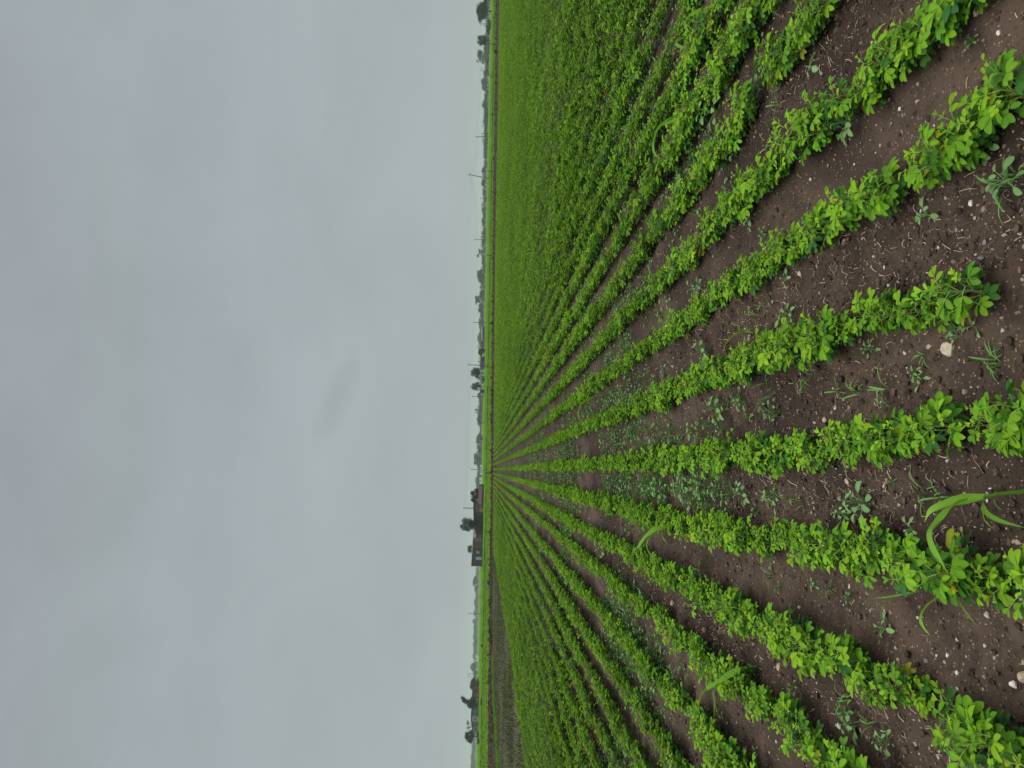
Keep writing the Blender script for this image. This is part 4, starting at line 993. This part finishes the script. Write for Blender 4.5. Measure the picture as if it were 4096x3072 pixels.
TREES = [  # y, top, width, depth, kind, own label or None
 (45, 1898, 90, 350, 'dark', 'large dark round tree, nearest to the top edge of the photo'), (-8, 1922, 44, 400, 'hedge', 'bushy green tree cut by the top edge of the photo'),
 (162, 1906, 48, 345, 'dark', 'compact dark tree with a bare trunk, second dark tree from the top edge'), (228, 1903, 60, 420, 'airy', 'open-crowned grey tree beside the square utility frame'),
 (205, 1929, 100, 400, 'hedge', None), (115, 1942, 60, 380, 'hedge', None), (300, 1930, 40, 430, 'hedge', None), (335, 1923, 56, 450, 'dense', None), (382, 1936, 36, 460, 'hedge', None), (415, 1926, 40, 450, 'dense', None), (452, 1934, 50, 500, 'hedge', None),
 (492, 1936, 30, 480, 'hedge', None), (518, 1935, 28, 480, 'dense', None), (548, 1938, 30, 480, 'hedge', None), (576, 1934, 44, 470, 'hedge', None), (600, 1933, 32, 470, 'hedge', None), (624, 1934, 30, 480, 'dense', None), (652, 1936, 26, 480, 'hedge', None),
 (682, 1926, 32, 450, 'dense', None), (731, 1923, 36, 440, 'dense', None), (771, 1930, 34, 460, 'dense', None), (803, 1936, 34, 500, 'hedge', None), (842, 1925, 30, 470, 'dense', None), (865, 1931, 26, 500, 'hedge', None), (888, 1925, 34, 470, 'dense', None),
 (932, 1932, 48, 500, 'hedge', None), (967, 1926, 22, 480, 'dense', None), (1008, 1907, 50, 430, 'airy', 'airy see-through tree in the middle of the upper tree line'), (1042, 1924, 32, 460, 'hedge', None), (1066, 1929, 18, 500, 'airy', None),
 (1105, 1906, 64, 420, 'dome', 'dense dome-shaped dark tree, the most evenly rounded crown'), (1150, 1917, 18, 460, 'airy', None), (1176, 1917, 44, 450, 'dense', None), (1199, 1897, 42, 430, 'airy', 'lacy see-through tree rising just below the dome-shaped tree'),
 (1233, 1909, 44, 450, 'dense', None), (1285, 1912, 66, 600, 'hedge', 'broad hazy tree behind the pole above the long white shed'), (1352, 1907, 56, 650, 'dense', 'broad hazy tree directly behind the long white shed'), (1408, 1911, 38, 380, 'dark', 'dark shrubby tree next to the narrow utility frame'),
 (1492, 1879, 50, 330, 'dark', 'upper of the pair of dark round trees standing clear of the tree line'), (1546, 1877, 40, 330, 'dark', 'lower of the pair of dark round trees, with a small side lobe'),
 (1585, 1908, 36, 500, 'dense', None), (1626, 1914, 52, 600, 'hedge', None), (1645, 1897, 26, 470, 'airy', 'spiky palm-like crown sticking out above the tree line'), (1674, 1903, 48, 520, 'hedge', None), (1692, 1909, 28, 560, 'dense', None), (1718, 1917, 40, 700, 'hedge', None), (1740, 1914, 26, 640, 'hedge', None),
 (1759, 1902, 46, 500, 'dense', None), (1797, 1903, 30, 540, 'hedge', None), (1838, 1893, 64, 560, 'dense', 'tall hazy pointed tree above the low white houses'), (1862, 1907, 34, 600, 'hedge', None), (1900, 1904, 30, 800, 'hedge', None), (1920, 1898, 40, 750, 'dense', None), (1942, 1900, 36, 650, 'hedge', None),
 (1984, 1878, 66, 214, 'dark', 'dark bushy tree behind the low red-brown roof'), (2199, 1864, 50, 250, 'dark', 'dark ragged tree showing behind the grey block house'),
 (2292, 1906, 34, 900, 'hedge', None), (2325, 1888, 46, 600, 'dense', None), (2354, 1897, 32, 650, 'dense', None), (2382, 1900, 40, 1100, 'hedge', None), (2408, 1895, 32, 800, 'dense', None), (2436, 1893, 46, 1000, 'hedge', None), (2478, 1890, 38, 700, 'airy', None), (2512, 1892, 46, 850, 'hedge', None),
 (2550, 1891, 44, 900, 'dense', None), (2584, 1890, 44, 750, 'hedge', None), (2622, 1889, 30, 800, 'dense', None), (2646, 1892, 34, 760, 'hedge', None), (2669, 1879, 40, 600, 'dense', None), (2694, 1889, 36, 650, 'hedge', None),
 (2737, 1878, 58, 290, 'dark', 'dark dense tree next to the lower utility frame'), (2905, 1864, 54, 300, 'thin', 'thin yellowish half-bare tree among the lower village houses'), (2947, 1855, 62, 276, 'dark', 'dark spiky tree at the lower end of the village'),
 (3002, 1884, 56, 1500, 'hedge', 'very faint hazy grove just below the lower village'), (3052, 1881, 64, 1400, 'hedge', 'very faint hazy grove nearest the bottom edge of the photo'), (3120, 1882, 70, 1400, 'hedge', 'faint hazy grove outside the bottom edge')]
MARKS = [(0, 'the top edge of the photo'), (277, 'the square utility frame'), (547, 'the plain upright pole'), (706, 'the leaning pole'), (958, 'the slim upper pole'), (1105, 'the dome-shaped tree'), (1290, 'the white-shed pole'), (1565, 'the pair of dark trees'),
         (1645, 'the spiky palm-like crown'), (1838, 'the tall hazy pointed tree'), (2265, 'the grey block house'), (2455, 'the lone lower pole'), (3072, '')]
ADJ = {'dense': 'grey-green rounded tree', 'hedge': 'low bushy tree', 'airy': 'open-crowned tree', 'dark': 'dark tree', 'dome': 'domed tree'}
cnt = {}
for y, xt, w_, D, kd, lab in sorted(TREES):
    if lab is None:
        mk = [m_ for m_ in MARKS if m_[0] <= y][-1][1]; k = (mk, kd); cnt[k] = cnt.get(k, 0) + 1
        lab = f"{'very hazy' if D > 620 else 'hazy'} {ADJ[kd]} on the horizon, {ORD[cnt[k]-1]} such below {mk}"
    if y == 3120: continue
    tree(y, xt, w_, D, kd, lab)
tree(2098, 1838, 58, 203, 'dark', 'tall dark uneven tree rising over the brick houses, tallest beside them', lobes=[(-14, 1846, 30, 26), (10, 1842, 32, 30), (-8, 1862, 40, 30), (18, 1858, 24, 26), (2, 1874, 42, 26), (-2, 1890, 38, 24), (8, 1838, 14, 12)])
tree(2802, 1843, 52, 272, 'dark', 'dark two-lobed tree with a detached upper clump over the lower village', lobes=[(-2, 1846, 24, 18), (4, 1856, 20, 16), (14, 1866, 34, 22), (6, 1878, 44, 22), (-10, 1843, 14, 12), (20, 1874, 24, 20)])
# low continuous growth below the crowns
blobs = []
for y in np.arange(-300, 2020, 9): 
    if 1700 < y < 1740: continue
    D = 760 + 80 * math.sin(y * .01); g = base_at(y, D); h = (15 + 9 * float(vnoise(np.array([y * .05]), np.array([1.0]), 5)[0])) * D / F_PX
    blobs.append((g[0], g[1], h * .45, 2.6, 2.4, h * .55))
for y in np.arange(2270, 3300, 10):
    D = 1500; g = base_at(y, D); h = (11 + 9 * float(vnoise(np.array([y * .05]), np.array([2.0]), 5)[0])) * D / F_PX
    blobs.append((g[0], g[1], h * .45, 5.4, 5.0, h * .55))
V, Q, _, C = foliage_cloud(3, blobs, 45000, 1.1, GD, .02)
tag(mobj('distant_undergrowth', np_mesh('distant_undergrowth', V, [Q], [M_tree], C)), 'continuous hazy undergrowth and hedges below the far tree crowns', 'undergrowth', kind='stuff')

# ------------------------------------------------------------------ houses
WALLS = {k: solid('wall_' + k, c, .9, v, 1.5, .1) for k, (c, v) in dict(grey=((.042, .042, .047), .18), brick=((.085, .046, .032), .25), dullbrick=((.048, .040, .037), .25), plaster=((.085, .090, .088), .15), white=((.55, .56, .55), .08), teal=((.060, .105, .115), .12), pink=((.12, .075, .075), .15),
         pale=((.21, .215, .22), .12), blue=((.13, .15, .17), .1), brown=((.075, .055, .048), .25), beige=((.42, .37, .30), .12), orange=((.27, .12, .025), .12), dark=((.015, .016, .018), .2), redroof=((.055, .035, .032), .2), shutter=((.24, .28, .29), .15), pinkgrey=((.075, .062, .060), .2), dullwhite=((.33, .31, .27), .15)).items()}
def building(y0, y1, x_top0, x_top1, D, walls, label, feats=(), roof='brown', depth=5.0, over=.15, roof_t=.2, base_x=None, name='house', cat='house', pitched=0.0):
    """y0 < y1 photo rows (y1 is the left end seen upright); tops at both ends; walls = [(ya, yb, mat)] ; feats = (name, ya, yb, xa, xb, mat)"""
    s_ = D / F_PX; root = base_at((y0 + y1) / 2, D); o = empty(name, root, 0)
    def lx(y): return -(y - (y0 + y1) / 2) * s_
    def hz(x, y): return (at(x, y, D) - root)[2]
    def top(y): return hz(x_top0 + (x_top1 - x_top0) * (y - y0) / (y1 - y0), y)
    for i, (ya, yb, mt) in enumerate(walls):
        xa, xb = lx(yb), lx(ya); mb = MB(); fr = FH * (0 if i % 2 == 0 else .012)
        A, B = R0 * xa, R0 * xb; ta, tb = np.array([0, 0, top(yb)]), np.array([0, 0, top(ya)]); bot = np.array([0, 0, -.2]); dd = FH * depth
        V = [A + bot + fr, B + bot + fr, B + dd + bot, A + dd + bot, A + ta + fr, B + tb + fr, B + tb + dd, A + ta + dd]
        mb.add(V, [(0, 1, 5, 4), (1, 2, 6, 5), (2, 3, 7, 6), (3, 0, 4, 7), (4, 5, 6, 7), (0, 3, 2, 1)]); mb.build('wall', WALLS[mt], o)
    xa, xb = lx(y1) - over, lx(y0) + over; za, zb = top(y1) + .004, top(y0) + .004; mb = MB()
    A = R0 * xa - FH * over; B = R0 * xb - FH * over; dd = FH * (depth + 2 * over); ta, tb = np.array([0, 0, za]), np.array([0, 0, zb]); th = np.array([0, 0, roof_t])
    if pitched:
        rg = np.array([0, 0, pitched]); mid_a = A + dd * .5 + ta + rg; mid_b = B + dd * .5 + tb + rg
        V = [A + ta, B + tb, B + dd + tb, A + dd + ta, mid_a, mid_b]; mb.add(V, [(0, 1, 5, 4), (2, 3, 4, 5), (0, 3, 2, 1)], [(1, 2, 5), (3, 0, 4)])
    else:
        V = [A + ta, B + tb, B + dd + tb, A + dd + ta, A + ta + th, B + tb + th, B + dd + tb + th, A + dd + ta + th]
        mb.add(V, [(0, 1, 5, 4), (1, 2, 6, 5), (2, 3, 7, 6), (3, 0, 4, 7), (4, 5, 6, 7), (0, 3, 2, 1)])
    mb.build('roof', WALLS[roof], o)
    for nm, ya, yb, xa_, xb_, mt in feats:
        ym = (ya + yb) / 2; z1, z0 = hz(xa_, ym), max(.02, hz(xb_, ym)); l0, l1 = lx(yb), lx(ya)
        mb = MB(); mb.box(R0 * l0 - FH * .04 + np.array([0, 0, z0]), R0 * (l1 - l0), FH * .036, np.array([0, 0, z1 - z0])); f = mb.build(nm, WALLS[mt], o)
        if nm == 'window':
            t_ = .05; mb = MB(); b0 = R0 * l0 - FH * .07 + np.array([0, 0, z0])
            mb.box(b0 - R0 * t_ - np.array([0, 0, t_]), R0 * (l1 - l0 + 2 * t_), FH * .028, np.array([0, 0, t_])); mb.box(b0 - R0 * t_ + np.array([0, 0, z1 - z0]), R0 * (l1 - l0 + 2 * t_), FH * .028, np.array([0, 0, t_]))
            mb.box(b0 - R0 * t_, R0 * t_, FH * .028, np.array([0, 0, z1 - z0])); mb.box(b0 + R0 * (l1 - l0), R0 * t_, FH * .028, np.array([0, 0, z1 - z0])); mb.box(b0 + R0 * ((l1 - l0) / 2 - .02), R0 * .04, FH * .028, np.array([0, 0, z1 - z0]))
            mb.build('frame', WALLS['grey'], f)
    tag(o, label, cat, 'houses beyond the fields'); return o
building(2130, 2265, 1895.5, 1886, 214, [(2192, 2265, 'grey'), (2165, 2192, 'brick'), (2150, 2165, 'plaster'), (2130, 2150, 'dullbrick')], 'long low house with a dark grey block end, orange brick bay and pale roof edge',
         [('window', 2205, 2214, vx(433), vx(487), 'shutter'), ('door', 2228, 2239, vx(428), vx(528), 'shutter'), ('window', 2141, 2150, vx(480), vx(530), 'plaster')], roof='dullwhite', depth=6, base_x=1930)
building(2018, 2092, 1896, 1897, 204, [(2048, 2092, 'dullbrick'), (2018, 2048, 'pinkgrey')], 'grey-brown brick house with an orange door beside the tall dark tree',
         [('door', 2033, 2046, vx(488), 1934, 'orange'), ('window', 2020, 2032, vx(480), vx(540), 'plaster')], roof='grey', depth=6)
building(2092, 2134, 1905, 1900, 210, [(2092, 2134, 'dark')], 'lean-to with inner shade painted as dark walls, beige sheet roof, between the two brick houses', [('panel', 2120, 2150, vx(392), vx(430), 'beige')], roof='brown', depth=3.5, name='lean_to', cat='shed')  # near-black walls: shade under the roof put into the wall colour
building(1946, 2017, 1930, 1926, 200, [(1946, 2017, 'pinkgrey')], 'low shed with a red-brown sloping roof under the dark bushy tree', [('door', 1996, 2008, vx(545), 1935, 'dark')], roof='redroof', depth=4.0, pitched=1.0, name='shed', cat='shed')
DV = 272
for a in [
 (2745, 2788, 1893, 1892, [(2745, 2788, 'brown')], 'brown brick village house below the dark dense tree', [('door', 2778, 2788, vx(440), vx(476), 'orange'), ('window', 2756, 2763, vx(420), vx(445), 'dark')], 'brown'),
 (2790, 2835, 1891, 1889, [(2790, 2835, 'pinkgrey')], 'greyish village house with a pale doorway under the two-lobed tree', [('door', 2794, 2806, vx(425), vx(470), 'dullwhite'), ('window', 2815, 2823, vx(420), vx(445), 'dark')], 'brown'),
 (2837, 2865, 1889, 1888, [(2837, 2865, 'teal')], 'teal-walled village house in the lower village', [('door', 2852, 2858, vx(432), vx(480), 'dullbrick')], 'brown'),
 (2866, 2887, 1887, 1887, [(2866, 2887, 'pale')], 'pale grey village house between the teal and pink ones', [('window', 2873, 2880, vx(405), vx(430), 'dullbrick')], 'brown'),
 (2888, 2905, 1890, 1890, [(2888, 2905, 'pink')], 'narrow pink village house', [('door', 2894, 2899, vx(430), vx(475), 'dullbrick')], 'redroof'),
 (2906, 2934, 1892, 1892, [(2906, 2934, 'blue')], 'pale blue village house beside the dark spiky tree', [('window', 2914, 2921, vx(410), vx(435), 'dullbrick')], 'redroof')]:
    building(a[0], a[1], a[2], a[3], DV, a[4], a[5], a[6], roof=a[7], depth=4.5, roof_t=.35)
for a in [
 (1862, 1899, 1919, 1919, 420, 'white', 'long low white house beside the upright pole, uppermost of the three white houses', [('window', 1870, 1875, vx(505), vx(520), 'grey'), ('door', 1886, 1890, vx(505), vx(530), 'grey')], 'pale'),
 (1912, 1936, 1917, 1917, 430, 'white', 'small white house, middle of the three white houses', [('door', 1922, 1926, vx(492), vx(512), 'grey')], 'pale'),
 (1944, 1961, 1915, 1914.5, 400, 'pale', 'pale house partly hidden by the dark bushy tree, lowest of the three white houses', [('window', 1950, 1955, vx(485), vx(500), 'grey')], 'pale'),
 (1307, 1361, 1929, 1929, 480, 'grey', 'long dark shed with a bright white roof edge in front of the tree line', [('door', 1330, 1336, vx(550), vx(572), 'dark')], 'white'),
 (1364, 1388, 1922, 1922, 470, 'pinkgrey', 'small pinkish house at the end of the long white-edged shed', [('window', 1370, 1375, vx(520), vx(540), 'dark')], 'pale'),
 (1426, 1449, 1925, 1925, 360, 'grey', 'low dark house just below the dark shrubby tree', [('door', 1434, 1440, vx(545), vx(575), 'dark')], 'grey'),
 (1450, 1476, 1922, 1922, 350, 'pinkgrey', 'low brownish house behind the tall dark pole', [('window', 1462, 1468, vx(520), vx(545), 'dark')], 'redroof'),
 (1556, 1581, 1921, 1921, 330, 'pale', 'small pale house with a large dark window by the slim pole', [('window', 1560, 1571, vx(512), vx(560), 'dark')], 'grey'),
 (1748, 1763, 1919, 1919, 480, 'plaster', 'plain grey hut among the hazy trees above the tall pointed tree', [('door', 1752, 1756, vx(500), vx(530), 'dark')], 'pale'),
 (2624, 2646, 1900, 1900, 640, 'white', 'pale hazy house in the tree line above the lower utility frame', [('window', 2632, 2638, vx(425), vx(440), 'grey')], 'pale')]:
    th = .35 if a[8] == 'white' else .15
    building(a[0], a[1], a[2], a[3], a[4], [(a[0], a[1], a[5])], a[6], a[7], roof=a[8], depth=5, roof_t=th * a[4] / 400)
for y, bx_, w_, h_, lab in [(2085, 1934, 36, 26, 'dark bush filling the yard below the tall dark tree'), (2066, 1934.5, 24, 22, 'dark bush beside the orange door'), (2112, 1933, 26, 24, 'dark bush under the beige sheet roof'), (2150, 1932, 16, 8, 'low bush at the brick wall of the long house'),
                            (2200, 1931, 26, 8, 'weeds along the foot of the grey block wall'), (2255, 1931, 30, 7, 'weeds at the outer corner of the grey block house'), (1972, 1936, 24, 7, 'weeds at the foot of the red-brown roof'), (2940, 1917, 30, 18, 'dark bush in front of the pale blue house'),
                            (2965, 1920, 26, 16, 'dark bush at the lower end of the village'), (2720, 1917, 22, 14, 'bush under the dark dense tree'), (1520, 1940, 34, 18, 'dark bush between the pair of dark trees'), (1408, 1941, 36, 16, 'dark bush below the shrubby tree')]:
    bush(y, bx_, w_, h_, lab)

# ------------------------------------------------------------------ haze
mb = MB(); mb.box((-3200, -150, -1.2), (6400, 0, 0), (0, 3400, 0), (0, 0, 34.0))
hz_ = mb.build('haze', bpy.data.materials.new('haze_air')); tag(hz_, 'pale damp haze over the fields', 'haze', kind='stuff')
hm = hz_.data.materials[0]; hm.use_nodes = True; t = hm.node_tree; t.nodes.clear()
ho = t.nodes.new('ShaderNodeOutputMaterial'); pv = t.nodes.new('ShaderNodeVolumePrincipled'); L(pv.outputs[0], ho.inputs['Volume'], t)
pv.inputs['Color'].default_value = (.72, .78, .80, 1); pv.inputs['Density'].default_value = .00026; pv.inputs['Anisotropy'].default_value = .0
